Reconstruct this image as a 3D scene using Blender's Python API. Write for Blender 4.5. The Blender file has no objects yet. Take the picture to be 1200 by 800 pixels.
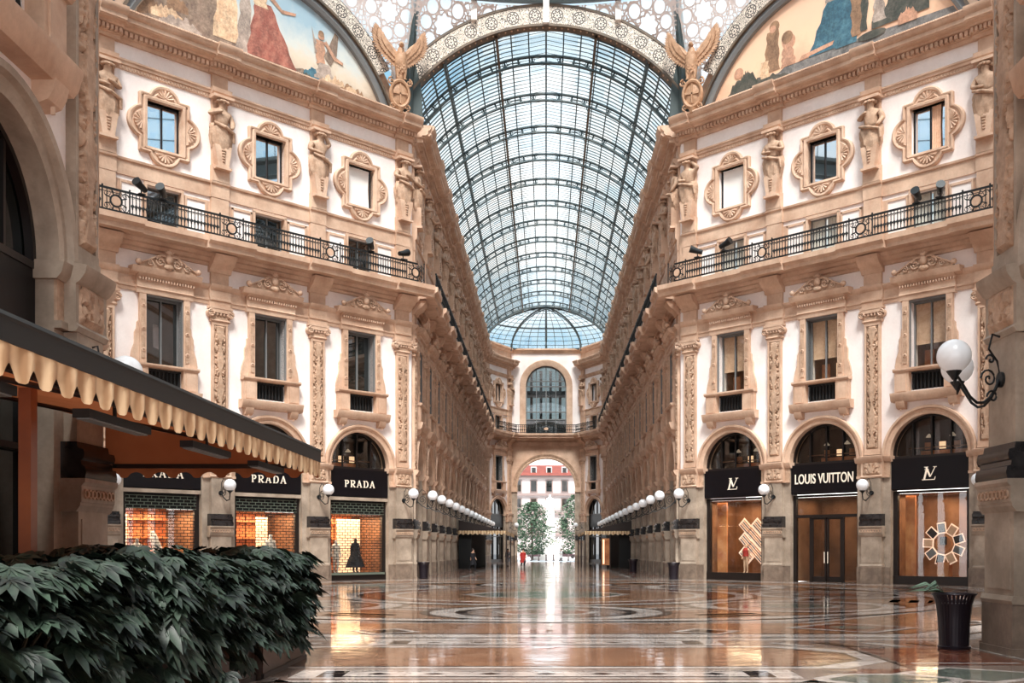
import bpy, math, random
from mathutils import Vector, Matrix, noise
R = math.radians
PI = math.pi
rnd = random.Random(7)
sc = bpy.context.scene
col = sc.collection

# ------------------------------------------------------------ camera, sky, sun, exposure
cam_d = bpy.data.cameras.new('camera')
cam_d.sensor_width = 36
cam_d.lens = 36.0
cam_d.shift_x = -40 / 1200
cam_d.shift_y = 243 / 1200
cam_d.clip_end = 600
cam = bpy.data.objects.new('camera', cam_d)
col.objects.link(cam)
cam.location = (0, 0, 1.75)
cam.rotation_euler = (R(90), 0, 0)
sc.camera = cam

world = bpy.data.worlds.new('overcast_sky')
sc.world = world
world.use_nodes = True
wt = world.node_tree
wt.nodes.clear()
def wn(t, **k):
    n = wt.nodes.new(t)
    for a, b in k.items(): setattr(n, a, b)
    return n
w_out = wn('ShaderNodeOutputWorld'); w_bg = wn('ShaderNodeBackground')
w_tc = wn('ShaderNodeTexCoord'); w_no = wn('ShaderNodeTexNoise'); w_map = wn('ShaderNodeMapping')
w_map.inputs['Scale'].default_value = (1.0, 1.0, 2.2)
w_no.inputs['Scale'].default_value = 2.6; w_no.inputs['Detail'].default_value = 6; w_no.inputs['Roughness'].default_value = .55
w_rp = wn('ShaderNodeValToRGB')
w_rp.color_ramp.elements[0].position = .42; w_rp.color_ramp.elements[0].color = (.30, .56, .74, 1)
w_rp.color_ramp.elements[1].position = .58; w_rp.color_ramp.elements[1].color = (1.0, .985, .96, 1)
w_mr = wn('ShaderNodeMapRange')
w_mr.inputs['From Min'].default_value = .42; w_mr.inputs['From Max'].default_value = .95
w_mr.inputs['To Min'].default_value = 1.3; w_mr.inputs['To Max'].default_value = 2.7
wl = wt.links.new
wl(w_tc.outputs['Generated'], w_map.inputs[0]); wl(w_map.outputs[0], w_no.inputs['Vector'])
w_hz = wn('ShaderNodeMapRange'); w_hz.inputs['From Min'].default_value = .0; w_hz.inputs['From Max'].default_value = .2; w_hz.inputs['To Min'].default_value = .35; w_hz.inputs['To Max'].default_value = 0
w_ad = wn('ShaderNodeMath', operation='ADD'); w_sep = wn('ShaderNodeSeparateXYZ')
wl(w_tc.outputs['Generated'], w_sep.inputs[0]); wl(w_sep.outputs['Z'], w_hz.inputs['Value']); wl(w_no.outputs['Fac'], w_ad.inputs[0]); wl(w_hz.outputs[0], w_ad.inputs[1]); wl(w_ad.outputs[0], w_rp.inputs[0]); wl(w_rp.outputs[0], w_bg.inputs['Color'])
wl(w_sep.outputs['Z'], w_mr.inputs['Value'])
w_gl = wn('ShaderNodeMapRange'); w_gl.interpolation_type = 'SMOOTHSTEP'; w_gl.inputs['From Min'].default_value = .05; w_gl.inputs['From Max'].default_value = .16; w_gl.inputs['To Min'].default_value = 2.6; w_gl.inputs['To Max'].default_value = 0
w_s2 = wn('ShaderNodeMath', operation='ADD'); wl(w_sep.outputs['Z'], w_gl.inputs['Value']); wl(w_mr.outputs[0], w_s2.inputs[0]); wl(w_gl.outputs[0], w_s2.inputs[1]); wl(w_s2.outputs[0], w_bg.inputs['Strength']); wl(w_bg.outputs[0], w_out.inputs[0])

sun_d = bpy.data.lights.new('sun', 'SUN')
sun_d.energy = 12.0
sun_d.angle = R(18)
sun_d.color = (1.0, .95, .90)
sun = bpy.data.objects.new('sun', sun_d)
col.objects.link(sun)
sun.rotation_euler = (R(36), R(2), 0)

vs = sc.view_settings
sc.display_settings.display_device = 'sRGB'
vs.view_transform = 'Standard'
vs.look = 'None'
vs.gamma = 1
vs.use_curve_mapping = False
vs.exposure = -0.06
try:
    sc.cycles.transparent_max_bounces = 24
    sc.cycles.max_bounces = 8
    sc.cycles.diffuse_bounces = 5
except Exception:
    pass

# ------------------------------------------------------------ materials
def lin(c):
    return tuple((v / 255 / 12.92 if v / 255 <= .04045 else ((v / 255 + .055) / 1.055) ** 2.4) for v in c[:3]) + (1,)

class NT:
    def __init__(s, name):
        s.m = bpy.data.materials.new(name); s.m.use_nodes = True
        s.t = s.m.node_tree; s.t.nodes.clear()
        s.out = s.t.nodes.new('ShaderNodeOutputMaterial')
    def n(s, t, **k):
        x = s.t.nodes.new(t)
        for a, b in k.items(): setattr(x, a, b)
        return x
    def l(s, a, b): s.t.links.new(a, b)
    def math(s, op, a, b=None, c=None):
        x = s.n('ShaderNodeMath', operation=op)
        for i, v in enumerate((a, b, c)):
            if v is None: continue
            if isinstance(v, (int, float)): x.inputs[i].default_value = v
            else: s.l(v, x.inputs[i])
        return x.outputs[0]
    def mix(s, f, a, b):
        x = s.n('ShaderNodeMix', data_type='RGBA')
        if isinstance(f, (int, float)): x.inputs[0].default_value = f
        else: s.l(f, x.inputs[0])
        for i, v in ((6, a), (7, b)):
            if isinstance(v, tuple): x.inputs[i].default_value = v
            else: s.l(v, x.inputs[i])
        return x.outputs[2]
    def pos(s): return s.n('ShaderNodeNewGeometry').outputs['Position']
    def noise(s, scale, detail=4, rough=.55, vec=None):
        x = s.n('ShaderNodeTexNoise')
        x.inputs['Scale'].default_value = scale; x.inputs['Detail'].default_value = detail; x.inputs['Roughness'].default_value = rough
        s.l(vec if vec is not None else s.pos(), x.inputs['Vector'])
        return x.outputs['Fac']
    def ramp(s, f, stops):
        x = s.n('ShaderNodeValToRGB')
        e = x.color_ramp.elements
        while len(e) < len(stops): e.new(.5)
        for i, (p, c) in enumerate(stops):
            e[i].position = p; e[i].color = c
        s.l(f, x.inputs[0]); return x.outputs[0]

def P(name, c, rough=.6, metal=0., c2=None, scale=.8, bump=0., bscale=12., spec=.5, emit=None, es=0., detail=5, grime=0.):
    k = NT(name)
    b = k.n('ShaderNodeBsdfPrincipled')
    b.inputs['Roughness'].default_value = rough; b.inputs['Metallic'].default_value = metal
    b.inputs['Specular IOR Level'].default_value = spec
    if c2 is None: b.inputs['Base Color'].default_value = lin(c)
    else:
        f = k.noise(scale, detail)
        cc = k.ramp(f, [(.36, lin(c)), (.66, lin(c2))])
        if grime:
            mp = k.n('ShaderNodeMapping'); mp.inputs['Scale'].default_value = (1.6, 1.6, .7); k.l(k.pos(), mp.inputs[0])
            g1 = k.noise(1., 6, .65, mp.outputs[0]); g2 = k.noise(9, 4, .7)
            gf = k.math('MULTIPLY', k.math('SUBTRACT', k.math('ADD', k.math('MULTIPLY', g1, .6), k.math('MULTIPLY', g2, .5)), .46), grime * 4)
            gf.node.use_clamp = True
            cc = k.mix(gf, cc, lin([v * .62 for v in c]))
        k.l(cc, b.inputs['Base Color'])
    if bump:
        bp = k.n('ShaderNodeBump'); bp.inputs['Strength'].default_value = bump; bp.inputs['Distance'].default_value = .03
        k.l(k.noise(bscale, 6, .6), bp.inputs['Height']); k.l(bp.outputs[0], b.inputs['Normal'])
    if emit is not None:
        b.inputs['Emission Color'].default_value = lin(emit); b.inputs['Emission Strength'].default_value = es
    k.l(b.outputs[0], k.out.inputs[0])
    return k.m

def glass(name, tint, gloss=.12, rough=.03, alpha=1.0, body=(20, 20, 22)):
    """thin pane: see-through part + mirror part; alpha<1 adds an opaque dark body"""
    k = NT(name)
    tr = k.n('ShaderNodeBsdfTransparent'); tr.inputs[0].default_value = lin(tint)
    gl = k.n('ShaderNodeBsdfGlossy'); gl.inputs['Roughness'].default_value = rough; gl.inputs[0].default_value = (.92, .95, 1, 1)
    df = k.n('ShaderNodeBsdfDiffuse'); df.inputs[0].default_value = lin(body)
    m1 = k.n('ShaderNodeMixShader'); m1.inputs[0].default_value = alpha
    k.l(df.outputs[0], m1.inputs[1]); k.l(tr.outputs[0], m1.inputs[2])
    m2 = k.n('ShaderNodeMixShader'); m2.inputs[0].default_value = gloss
    k.l(m1.outputs[0], m2.inputs[1]); k.l(gl.outputs[0], m2.inputs[2])
    k.l(m2.outputs[0], k.out.inputs[0])
    return k.m

M = {}
M['stucco'] = P('stucco', (236, 221, 215), .8, c2=(247, 236, 231), scale=.5, bump=.06, bscale=5, grime=.12)
M['stone'] = P('salmon_stone', (190, 153, 128), .7, c2=(216, 182, 157), scale=.9, bump=.3, bscale=9, grime=.22)
M['relief'] = P('carved_stone', (176, 140, 114), .75, c2=(206, 172, 146), scale=3.5, bump=.5, bscale=16, grime=.5)
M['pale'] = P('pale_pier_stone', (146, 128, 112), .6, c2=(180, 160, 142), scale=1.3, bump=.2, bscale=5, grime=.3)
M['base'] = P('granite_base', (112, 94, 82), .45, c2=(142, 122, 106), scale=3, bump=.15, bscale=20, grime=.3)
M['black'] = P('black_marble', (26, 23, 24), .25, c2=(48, 44, 44), scale=4)
M['iron'] = P('wrought_iron', (26, 28, 30), .45, .3)
M['irongreen'] = P('painted_roof_iron', (54, 70, 76), .5, .2, c2=(76, 84, 84), scale=1.5)
M['ironbrown'] = P('rusty_roof_iron', (112, 92, 74), .6, .1, c2=(84, 74, 66), scale=2)
M['grillegrey'] = P('grey_green_grille', (104, 112, 100), .5, .3)
M['frame'] = P('grey_window_frame', (112, 112, 112), .5)
M['darkframe'] = P('dark_bronze_frame', (30, 22, 20), .4, .3)
M['sign'] = P('black_glass_sign', (14, 11, 15), .35, spec=.2)
M['letter'] = P('pale_metal_letters', (226, 212, 196), .4, emit=(255, 230, 200), es=.25)
M['globe'] = P('opal_glass_globe', (222, 222, 226), .25, emit=(255, 246, 236), es=.12)
M['pane'] = glass('mirror_dark_pane', (40, 45, 50), .14, .02, 0.0, (20, 24, 22))
M['panesky'] = glass('bright_mirror_pane', (40, 45, 50), .8, .02, 0.0, (40, 44, 46))
M['paneshop'] = glass('shop_glass', (245, 246, 244), .04, .01)
M['roofglass'] = None
M['blind'] = P('pleated_blind', (232, 190, 160), .8, c2=(214, 168, 138), scale=6)
M['darkroom'] = P('dark_room', (22, 20, 20), .9)
M['room'] = P('warm_room', (140, 100, 72), .7, c2=(96, 64, 44), scale=.9)
M['wood'] = P('orange_wood', (206, 138, 88), .5, c2=(166, 90, 50), scale=1.4)
M['white'] = P('white_paint', (236, 228, 222), .5)
M['glowbrick'] = P('backlit_brick_screen', (250, 224, 200), .5, emit=(255, 206, 160), es=1.2)
M['glowframe'] = P('glowing_display_frame', (250, 224, 206), .5, emit=(255, 214, 190), es=.75)  # emission stands in for spotlight falling on the display frames
M['red'] = P('red_cloth', (170, 40, 34), .8)
M['skin'] = P('skin', (206, 160, 134), .6)
M['darkcloth'] = P('dark_cloth', (34, 32, 38), .85)
M['greycloth'] = P('grey_cloth', (120, 118, 122), .85)
M['hair'] = P('dark_hair', (40, 28, 22), .6)
M['leaf'] = P('glossy_dark_leaf', (12, 20, 16), .52, c2=(46, 62, 50), scale=5.5, spec=.4)
M['stem'] = P('plant_stem', (58, 52, 36), .7)
M['tree'] = P('city_tree_leaves', (48, 70, 52), .8, c2=(80, 104, 80), scale=1.2)
M['sprig'] = P('pale_sprig_leaves', (96, 128, 104), .5, c2=(130, 156, 134), scale=4)
M['bark'] = P('bark', (84, 70, 58), .9)
M['planter'] = P('dark_wood_planter', (52, 34, 28), .45, c2=(72, 48, 38), scale=2)
M['soil'] = P('soil', (34, 26, 22), .95)
M['bin'] = P('dark_painted_steel', (34, 26, 34), .4, .4)
M['awnstripe'] = None
k = NT('brown_canopy_cloth')
b = k.n('ShaderNodeBsdfDiffuse'); tl = k.n('ShaderNodeBsdfTranslucent'); mx = k.n('ShaderNodeMixShader'); mx.inputs[0].default_value = .5
cc = k.ramp(k.noise(.6, 4), [(.35, lin((150, 86, 54))), (.65, lin((132, 72, 44)))])
k.l(cc, b.inputs[0]); k.l(cc, tl.inputs[0]); k.l(b.outputs[0], mx.inputs[1]); k.l(tl.outputs[0], mx.inputs[2]); k.l(mx.outputs[0], k.out.inputs[0])
M['awnbrown'] = k.m
M['awnblack'] = P('black_canopy_edge', (13, 13, 14), .6)
M['awnwood'] = P('polished_brown_post', (150, 84, 46), .4, c2=(120, 62, 34), scale=1.2)
M['awndark'] = P('dark_canopy_steel', (40, 26, 22), .5)
M['eagle'] = P('bronzed_stucco', (160, 118, 86), .65, .0, c2=(192, 150, 118), scale=3, bump=.3, bscale=18, grime=.4)
M['postgreen'] = P('green_grey_iron', (58, 68, 68), .5, .2)
M['outwhite'] = P('outside_facade', (186, 174, 172), .8, c2=(168, 156, 154), scale=.4)
M['outgrey'] = P('outside_trim', (124, 108, 104), .8)
M['outred'] = P('red_roof_tiles', (116, 52, 40), .8, c2=(96, 42, 34), scale=1)
M['marblewhite'] = P('white_monument_marble', (232, 228, 224), .6)
M['paving'] = P('outside_paving', (206, 206, 208), .5, c2=(184, 186, 190), scale=.5)
M['car'] = P('car_paint', (60, 40, 44), .3)

# roof glass: slightly dirty thin pane, tint varying from pane to pane
k = NT('roof_glass')
sn = k.n('ShaderNodeVectorMath', operation='SNAP'); k.l(k.pos(), sn.inputs[0]); sn.inputs[1].default_value = (.95, .6, .8)
wno = k.n('ShaderNodeTexWhiteNoise'); k.l(sn.outputs[0], wno.inputs['Vector'])
big = k.noise(.12, 3)
f = k.math('ADD', k.math('MULTIPLY', wno.outputs['Value'], .35), k.math('MULTIPLY', big, .9))
cr = k.ramp(f, [(.38, (.56, .70, .78, 1)), (.62, (.86, .93, .95, 1)), (.8, (.97, .95, .91, 1))])
tr = k.n('ShaderNodeBsdfTransparent'); k.l(cr, tr.inputs[0])
tl = k.n('ShaderNodeBsdfTranslucent'); tl.inputs[0].default_value = (.85, .88, .9, 1)
gl = k.n('ShaderNodeBsdfGlossy'); gl.inputs['Roughness'].default_value = .1
m1 = k.n('ShaderNodeMixShader'); m1.inputs[0].default_value = .14; k.l(tr.outputs[0], m1.inputs[1]); k.l(tl.outputs[0], m1.inputs[2])
m2 = k.n('ShaderNodeMixShader'); m2.inputs[0].default_value = .04; k.l(m1.outputs[0], m2.inputs[1]); k.l(gl.outputs[0], m2.inputs[2])
k.l(m2.outputs[0], k.out.inputs[0]); M['roofglass'] = k.m

# striped valance cloth (beige with soft darker stripes)
k = NT('striped_valance_cloth')
b = k.n('ShaderNodeBsdfPrincipled'); b.inputs['Roughness'].default_value = .85
sp = k.n('ShaderNodeSeparateXYZ'); k.l(k.pos(), sp.inputs[0])
wv = k.math('SINE', k.math('MULTIPLY', k.math('ADD', sp.outputs['Y'], sp.outputs['X']), 26))
fc = k.math('MULTIPLY_ADD', wv, .25, k.noise(3, 3))
k.l(k.ramp(fc, [(.3, lin((176, 138, 102))), (.7, lin((226, 196, 158)))]), b.inputs['Base Color'])
k.l(b.outputs[0], k.out.inputs[0]); M['awnstripe'] = k.m

# fascia: pale band with dark rosettes and scrolls, drawn in UV metres
def fascia_mat():
    k = NT('rosette_fascia')
    b = k.n('ShaderNodeBsdfPrincipled'); b.inputs['Roughness'].default_value = .6
    uv = k.n('ShaderNodeUVMap').outputs[0]
    s = k.n('ShaderNodeSeparateXYZ'); k.l(uv, s.inputs[0])
    pitch = 1.3
    u = k.math('SUBTRACT', k.math('MODULO', k.math('ADD', s.outputs[0], 130), pitch), pitch / 2)
    v = s.outputs[1]
    r = k.math('SQRT', k.math('ADD', k.math('MULTIPLY', u, u), k.math('MULTIPLY', v, v)))
    ang = k.math('ARCTAN2', v, u)
    pet = k.math('MULTIPLY', k.math('COSINE', k.math('MULTIPLY', ang, 8)), .05)
    ring1 = k.math('LESS_THAN', k.math('ABSOLUTE', k.math('SUBTRACT', r, .34)), .035)
    ring2 = k.math('LESS_THAN', k.math('ABSOLUTE', k.math('SUBTRACT', k.math('ADD', r, pet), .2)), .055)
    dot = k.math('LESS_THAN', r, .06)
    n1 = k.n('ShaderNodeTexNoise'); n1.inputs['Scale'].default_value = 5.5; n1.inputs['Detail'].default_value = 1
    k.l(uv, n1.inputs['Vector'])
    scr = k.math('MULTIPLY', k.math('LESS_THAN', k.math('ABSOLUTE', k.math('SUBTRACT', k.math('MODULO', k.math('MULTIPLY', n1.outputs['Fac'], 6), 1.), .5)), .2), k.math('GREATER_THAN', r, .39))
    edge = k.math('GREATER_THAN', k.math('ABSOLUTE', v), .49)
    d = k.math('MAXIMUM', k.math('MAXIMUM', ring1, ring2), k.math('MAXIMUM', dot, k.math('MAXIMUM', scr, edge)))
    k.l(k.mix(d, lin((222, 206, 190)), lin((78, 70, 66))), b.inputs['Base Color'])
    k.l(b.outputs[0], k.out.inputs[0]); return k.m
M['fascia'] = fascia_mat()

# pierced pendentive: star rosettes of round openings filled with frosted glass in a grey-pink metal sheet
def pierced_mat():
    k = NT('pierced_star_lattice')
    uv = k.n('ShaderNodeUVMap').outputs[0]
    s = k.n('ShaderNodeSeparateXYZ'); k.l(uv, s.inputs[0])
    def cell(T, off):
        u = k.math('SUBTRACT', k.math('MODULO', k.math('ADD', s.outputs[0], 60 * T + off), T), T / 2)
        v = k.math('SUBTRACT', k.math('MODULO', k.math('ADD', s.outputs[1], 60 * T + off), T), T / 2)
        r = k.math('SQRT', k.math('ADD', k.math('MULTIPLY', u, u), k.math('MULTIPLY', v, v)))
        a = k.math('ARCTAN2', v, u)
        q = PI / 4
        af = k.math('SUBTRACT', k.math('MODULO', k.math('ADD', a, 8 * q + q / 2), q), q / 2)
        px = k.math('SUBTRACT', k.math('MULTIPLY', r, k.math('COSINE', af)), T * .32)
        py = k.math('MULTIPLY', r, k.math('SINE', af))
        star = k.math('ADD', r, k.math('MULTIPLY', k.math('COSINE', k.math('MULTIPLY', a, 8)), -.018 * T))
        dd = k.math('SQRT', k.math('ADD', k.math('MULTIPLY', px, px), k.math('MULTIPLY', py, py)))
        o1 = k.math('LESS_THAN', star, .15 * T); o2 = k.math('LESS_THAN', dd, .098 * T)
        clear = k.math('MULTIPLY', k.math('GREATER_THAN', star, .178 * T), k.math('GREATER_THAN', dd, .124 * T))
        rim = k.math('GREATER_THAN', k.math('ABSOLUTE', k.math('SUBTRACT', r, T * .455)), .012 * T)
        return k.math('MAXIMUM', o1, o2), k.math('MULTIPLY', clear, rim)
    c1, clear = cell(3.3, 0)
    vo = k.n('ShaderNodeTexVoronoi', feature='DISTANCE_TO_EDGE'); vo.inputs['Scale'].default_value = 4.2; vo.inputs['Randomness'].default_value = .5
    k.l(uv, vo.inputs['Vector'])
    small = k.math('MULTIPLY', k.math('GREATER_THAN', vo.outputs['Distance'], .13), clear)
    hole = k.math('MAXIMUM', c1, small)
    b = k.n('ShaderNodeBsdfPrincipled'); b.inputs['Base Color'].default_value = lin((206, 190, 184)); b.inputs['Roughness'].default_value = .6
    tl = k.n('ShaderNodeBsdfTranslucent'); tl.inputs[0].default_value = (.95, .93, .92, 1)
    tr = k.n('ShaderNodeBsdfTransparent'); tr.inputs[0].default_value = (.95, .95, .95, 1)
    mm = k.n('ShaderNodeMixShader'); mm.inputs[0].default_value = .55; k.l(tr.outputs[0], mm.inputs[1]); k.l(tl.outputs[0], mm.inputs[2])
    m = k.n('ShaderNodeMixShader'); k.l(hole, m.inputs[0]); k.l(b.outputs[0], m.inputs[1]); k.l(mm.outputs[0], m.inputs[2])
    k.l(m.outputs[0], k.out.inputs[0]); return k.m
M['pierced'] = pierced_mat()

# polished marbles for the floor
def marble(name, a, b2, vein=None, scale=1.2):
    k = NT(name)
    b = k.n('ShaderNodeBsdfPrincipled')
    n1 = k.noise(scale, 8, .62)
    c = k.ramp(n1, [(.35, lin(a)), (.65, lin(b2))])
    if vein:
        n2 = k.noise(scale * 1.7, 6, .7)
        vf = k.math('LESS_THAN', k.math('ABSOLUTE', k.math('SUBTRACT', n2, .5)), .012)
        c = k.mix(k.math('MULTIPLY', vf, .5), c, lin(vein))
    k.l(c, b.inputs['Base Color'])
    rr = k.n('ShaderNodeMapRange'); rr.inputs['To Min'].default_value = .02; rr.inputs['To Max'].default_value = .13
    rr.inputs['From Min'].default_value = .3; rr.inputs['From Max'].default_value = .7
    k.l(k.noise(.9, 5, .6), rr.inputs['Value']); k.l(rr.outputs[0], b.inputs['Roughness'])
    b.inputs['Specular IOR Level'].default_value = .5
    bp = k.n('ShaderNodeBump'); bp.inputs['Strength'].default_value = .14; bp.inputs['Distance'].default_value = .02
    k.l(k.noise(2.4, 3, .5), bp.inputs['Height']); k.l(bp.outputs[0], b.inputs['Normal'])
    k.l(b.outputs[0], k.out.inputs[0]); return k.m
M['fl_tan'] = marble('tan_marble', (118, 80, 60), (152, 110, 84), (188, 150, 122))
M['fl_white'] = marble('pale_grey_marble', (168, 156, 150), (216, 204, 196), (100, 92, 90))
M['fl_dark'] = marble('black_marble_inlay', (20, 16, 18), (38, 32, 32))
M['fl_red'] = marble('red_brown_marble', (84, 40, 30), (120, 62, 44), (190, 140, 110))
M['fl_green'] = marble('grey_green_marble', (74, 84, 78), (110, 116, 106), (150, 150, 140))
M['fl_grey'] = marble('warm_grey_marble', (112, 94, 86), (146, 126, 116))

# ------------------------------------------------------------ mesh builder
class MB:
    def __init__(s): s.v = []; s.f = []; s.m = []; s.slots = []; s.uv = None
    def mi(s, m):
        if m not in s.slots: s.slots.append(m)
        return s.slots.index(m)
    def add(s, vs_, fs, m):
        o = len(s.v); s.v += [tuple(p) for p in vs_]
        i = s.mi(m)
        for f_ in fs: s.f.append(tuple(o + q for q in f_)); s.m.append(i)
    def box(s, x0, x1, y0, y1, z0, z1, m):
        if x0 > x1: x0, x1 = x1, x0
        if y0 > y1: y0, y1 = y1, y0
        s.add([(x0, y0, z0), (x1, y0, z0), (x1, y1, z0), (x0, y1, z0), (x0, y0, z1), (x1, y0, z1), (x1, y1, z1), (x0, y1, z1)],
              [(3, 2, 1, 0), (4, 5, 6, 7), (0, 1, 5, 4), (1, 2, 6, 5), (2, 3, 7, 6), (3, 0, 4, 7)], m)
    def ext(s, prof, x0, x1, m):           # closed (y,z) profile pushed along x
        n = len(prof)
        s.add([(x0, y, z) for y, z in prof] + [(x1, y, z) for y, z in prof],
              [tuple(range(n)), tuple(range(2 * n - 1, n - 1, -1))] + [(i, n + i, n + (i + 1) % n, (i + 1) % n) for i in range(n)], m)
    def prism(s, poly, y0, y1, m):         # closed (x,z) outline pushed along y
        n = len(poly)
        s.add([(x, y0, z) for x, z in poly] + [(x, y1, z) for x, z in poly],
              [tuple(range(n)), tuple(range(2 * n - 1, n - 1, -1))] + [(i, (i + 1) % n, n + (i + 1) % n, n + i) for i in range(n)], m)
    def ringp(s, cx, cz, prof, a0, a1, n, m, closed=True):   # (r,y) profile swept round (cx,cz)
        k_ = len(prof); vs_ = []
        for i in range(n + 1):
            a = a0 + (a1 - a0) * i / n
            for r, y in prof: vs_.append((cx + r * math.cos(a), y, cz + r * math.sin(a)))
        fs = []
        kk = k_ if closed else k_ - 1
        for i in range(n):
            for j in range(kk):
                j2 = (j + 1) % k_
                fs.append((i * k_ + j, i * k_ + j2, (i + 1) * k_ + j2, (i + 1) * k_ + j))
        if closed and abs(abs(a1 - a0) - 2 * PI) > .01:
            fs.append(tuple(range(k_))); fs.append(tuple(n * k_ + j for j in reversed(range(k_))))
        s.add(vs_, fs, m)
    def tube(s, pts, r, n, m, caps=True):
        pts = [Vector(p) for p in pts]; rs = r if isinstance(r, (list, tuple)) else [r] * len(pts)
        vs_ = []; up = Vector((0, 0, 1))
        for i, p in enumerate(pts):
            d = (pts[min(i + 1, len(pts) - 1)] - pts[max(i - 1, 0)])
            d = d.normalized() if d.length > 1e-9 else Vector((0, 0, 1))
            ref = up if abs(d.dot(up)) < .95 else Vector((1, 0, 0))
            a = d.cross(ref).normalized(); b_ = a.cross(d)
            for j in range(n):
                t = 2 * PI * j / n
                vs_.append(p + (a * math.cos(t) + b_ * math.sin(t)) * rs[i])
        fs = [(i * n + j, i * n + (j + 1) % n, (i + 1) * n + (j + 1) % n, (i + 1) * n + j) for i in range(len(pts) - 1) for j in range(n)]
        if caps: fs += [tuple(reversed(range(n))), tuple((len(pts) - 1) * n + j for j in range(n))]
        s.add(vs_, fs, m)
    def lathe(s, prof, cx, cy, n, m, z0=0):
        vs_ = []
        for r, z in prof:
            for j in range(n):
                t = 2 * PI * j / n; vs_.append((cx + r * math.cos(t), cy + r * math.sin(t), z0 + z))
        fs = [(i * n + j, i * n + (j + 1) % n, (i + 1) * n + (j + 1) % n, (i + 1) * n + j) for i in range(len(prof) - 1) for j in range(n)]
        fs += [tuple(reversed(range(n))), tuple((len(prof) - 1) * n + j for j in range(n))]
        s.add(vs_, fs, m)
    def ball(s, c, r, m, sc_=(1, 1, 1), nu=14, nv=8):
        vs_ = [(c[0], c[1], c[2] - r * sc_[2])]
        for i in range(1, nv):
            t = -PI / 2 + PI * i / nv
            for j in range(nu):
                a = 2 * PI * j / nu
                vs_.append((c[0] + r * sc_[0] * math.cos(t) * math.cos(a), c[1] + r * sc_[1] * math.cos(t) * math.sin(a), c[2] + r * sc_[2] * math.sin(t)))
        vs_.append((c[0], c[1], c[2] + r * sc_[2])); L = len(vs_) - 1
        fs = [(0, 1 + (j + 1) % nu, 1 + j) for j in range(nu)]
        for i in range(nv - 2):
            for j in range(nu):
                a = 1 + i * nu + j; b_ = 1 + i * nu + (j + 1) % nu
                fs.append((a, b_, b_ + nu, a + nu))
        o = 1 + (nv - 2) * nu
        fs += [(o + j, o + (j + 1) % nu, L) for j in range(nu)]
        s.add(vs_, fs, m)
    def spiral(s, cx, cz, y, r0, turns, tr, m, sgn=1, a0=0, n=22):
        pts = []; rs = []
        for i in range(n + 1):
            t = i / n; a = a0 + sgn * turns * 2 * PI * t; r = r0 * (1 - t * .9)
            pts.append((cx + r * math.cos(a), y, cz + r * math.sin(a))); rs.append(tr * (1 - .5 * t))
        s.tube(pts, rs, 6, m)
    def xf(s, mat):
        s.v = [tuple(mat @ Vector(p)) for p in s.v]; return s
    def merge(s, o, mat=None):
        vs_ = [tuple(mat @ Vector(p)) for p in o.v] if mat is not None else o.v
        off = len(s.v); s.v += vs_
        for f_, i in zip(o.f, o.m):
            s.f.append(tuple(off + q for q in f_)); s.m.append(s.mi(o.slots[i]))
    def mesh(s, name, smooth=True, angle=30):
        me = bpy.data.meshes.new(name)
        me.from_pydata(s.v, [], s.f)
        for m in s.slots: me.materials.append(M[m])
        me.polygons.foreach_set('material_index', s.m)
        if s.uv is not None:
            ul = me.uv_layers.new(name='UVMap')
            for lp in me.loops: ul.data[lp.index].uv = s.uv[lp.vertex_index]
        if smooth:
            me.shade_smooth(); me.set_sharp_from_angle(angle=R(angle))
        me.update()
        return me
    def build(s, name, parent=None, loc=None, rotz=None, smooth=True, angle=30):
        return obj(name, s.mesh(name, smooth, angle), parent, loc, rotz)

def obj(name, me, parent=None, loc=None, rotz=None):
    o = bpy.data.objects.new(name, me); col.objects.link(o)
    if parent: o.parent = parent
    if loc is not None: o.location = loc
    if rotz is not None: o.rotation_euler = (0, 0, rotz)
    return o
def empty(name, loc=(0, 0, 0), rotz=0):
    o = bpy.data.objects.new(name, None); col.objects.link(o)
    o.location = loc; o.rotation_euler = (0, 0, rotz); o.empty_display_size = .2
    return o
def tag(o, label, cat, group=None, kind=None):
    if label: o['label'] = label
    if cat: o['category'] = cat
    if group: o['group'] = group
    if kind: o['kind'] = kind
    return o
def struct(o): o['kind'] = 'structure'; return o
def kids(o): return [c for c in bpy.data.objects if c.parent == o] if not hasattr(o, '_k') else o._k
def dup(root, loc=None, rotz=None, label=None, group=None, sx=None):
    def cp(o, parent):
        c = o.copy(); col.objects.link(c)
        if parent is not None: c.parent = parent
        for ch in o.children: cp(ch, c)
        return c
    r = cp(root, None)
    if loc is not None: r.location = loc
    if rotz is not None: r.rotation_euler = (0, 0, rotz)
    if sx is not None: r.scale = (sx, r.scale[1], r.scale[2])
    if label: r['label'] = label
    if group: r['group'] = group
    return r

# ------------------------------------------------------------ places
B, BA, PE = 5.68, 5.25, .745       # bay widths (octagon, arms) and distance corner -> first pilaster axis
C1, C2 = 7.9, 21.0
NA = 13
YE = 60 + 2 * PE + NA * BA         # where the straight gallery walls end
EA = 62.6
class Seg:
    def __init__(s, o, deg, b, n): s.o = o; s.a = R(deg); s.b = b; s.n = n; s.L = 2 * PE + n * b
    def at(s, x, y=0, z=0):
        return (s.o[0] + x * math.cos(s.a) - y * math.sin(s.a), s.o[1] + x * math.sin(s.a) + y * math.cos(s.a), z)
DL = Seg((-C2, 46.9), 45, B, 3)
DR = Seg((C1, 60), -45, B, 3)
AL = Seg((-C1, 60), 90, BA, NA)
AR = Seg((C1, YE), -90, BA, NA)
EX, EY = -C1 + 7.17 * math.cos(R(EA)), YE + 7.17 * math.sin(R(EA))
EL = Seg((-C1, YE), EA, B, 1)
ER = Seg((-EX, EY), -EA, B, 1)
NN = 5
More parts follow.
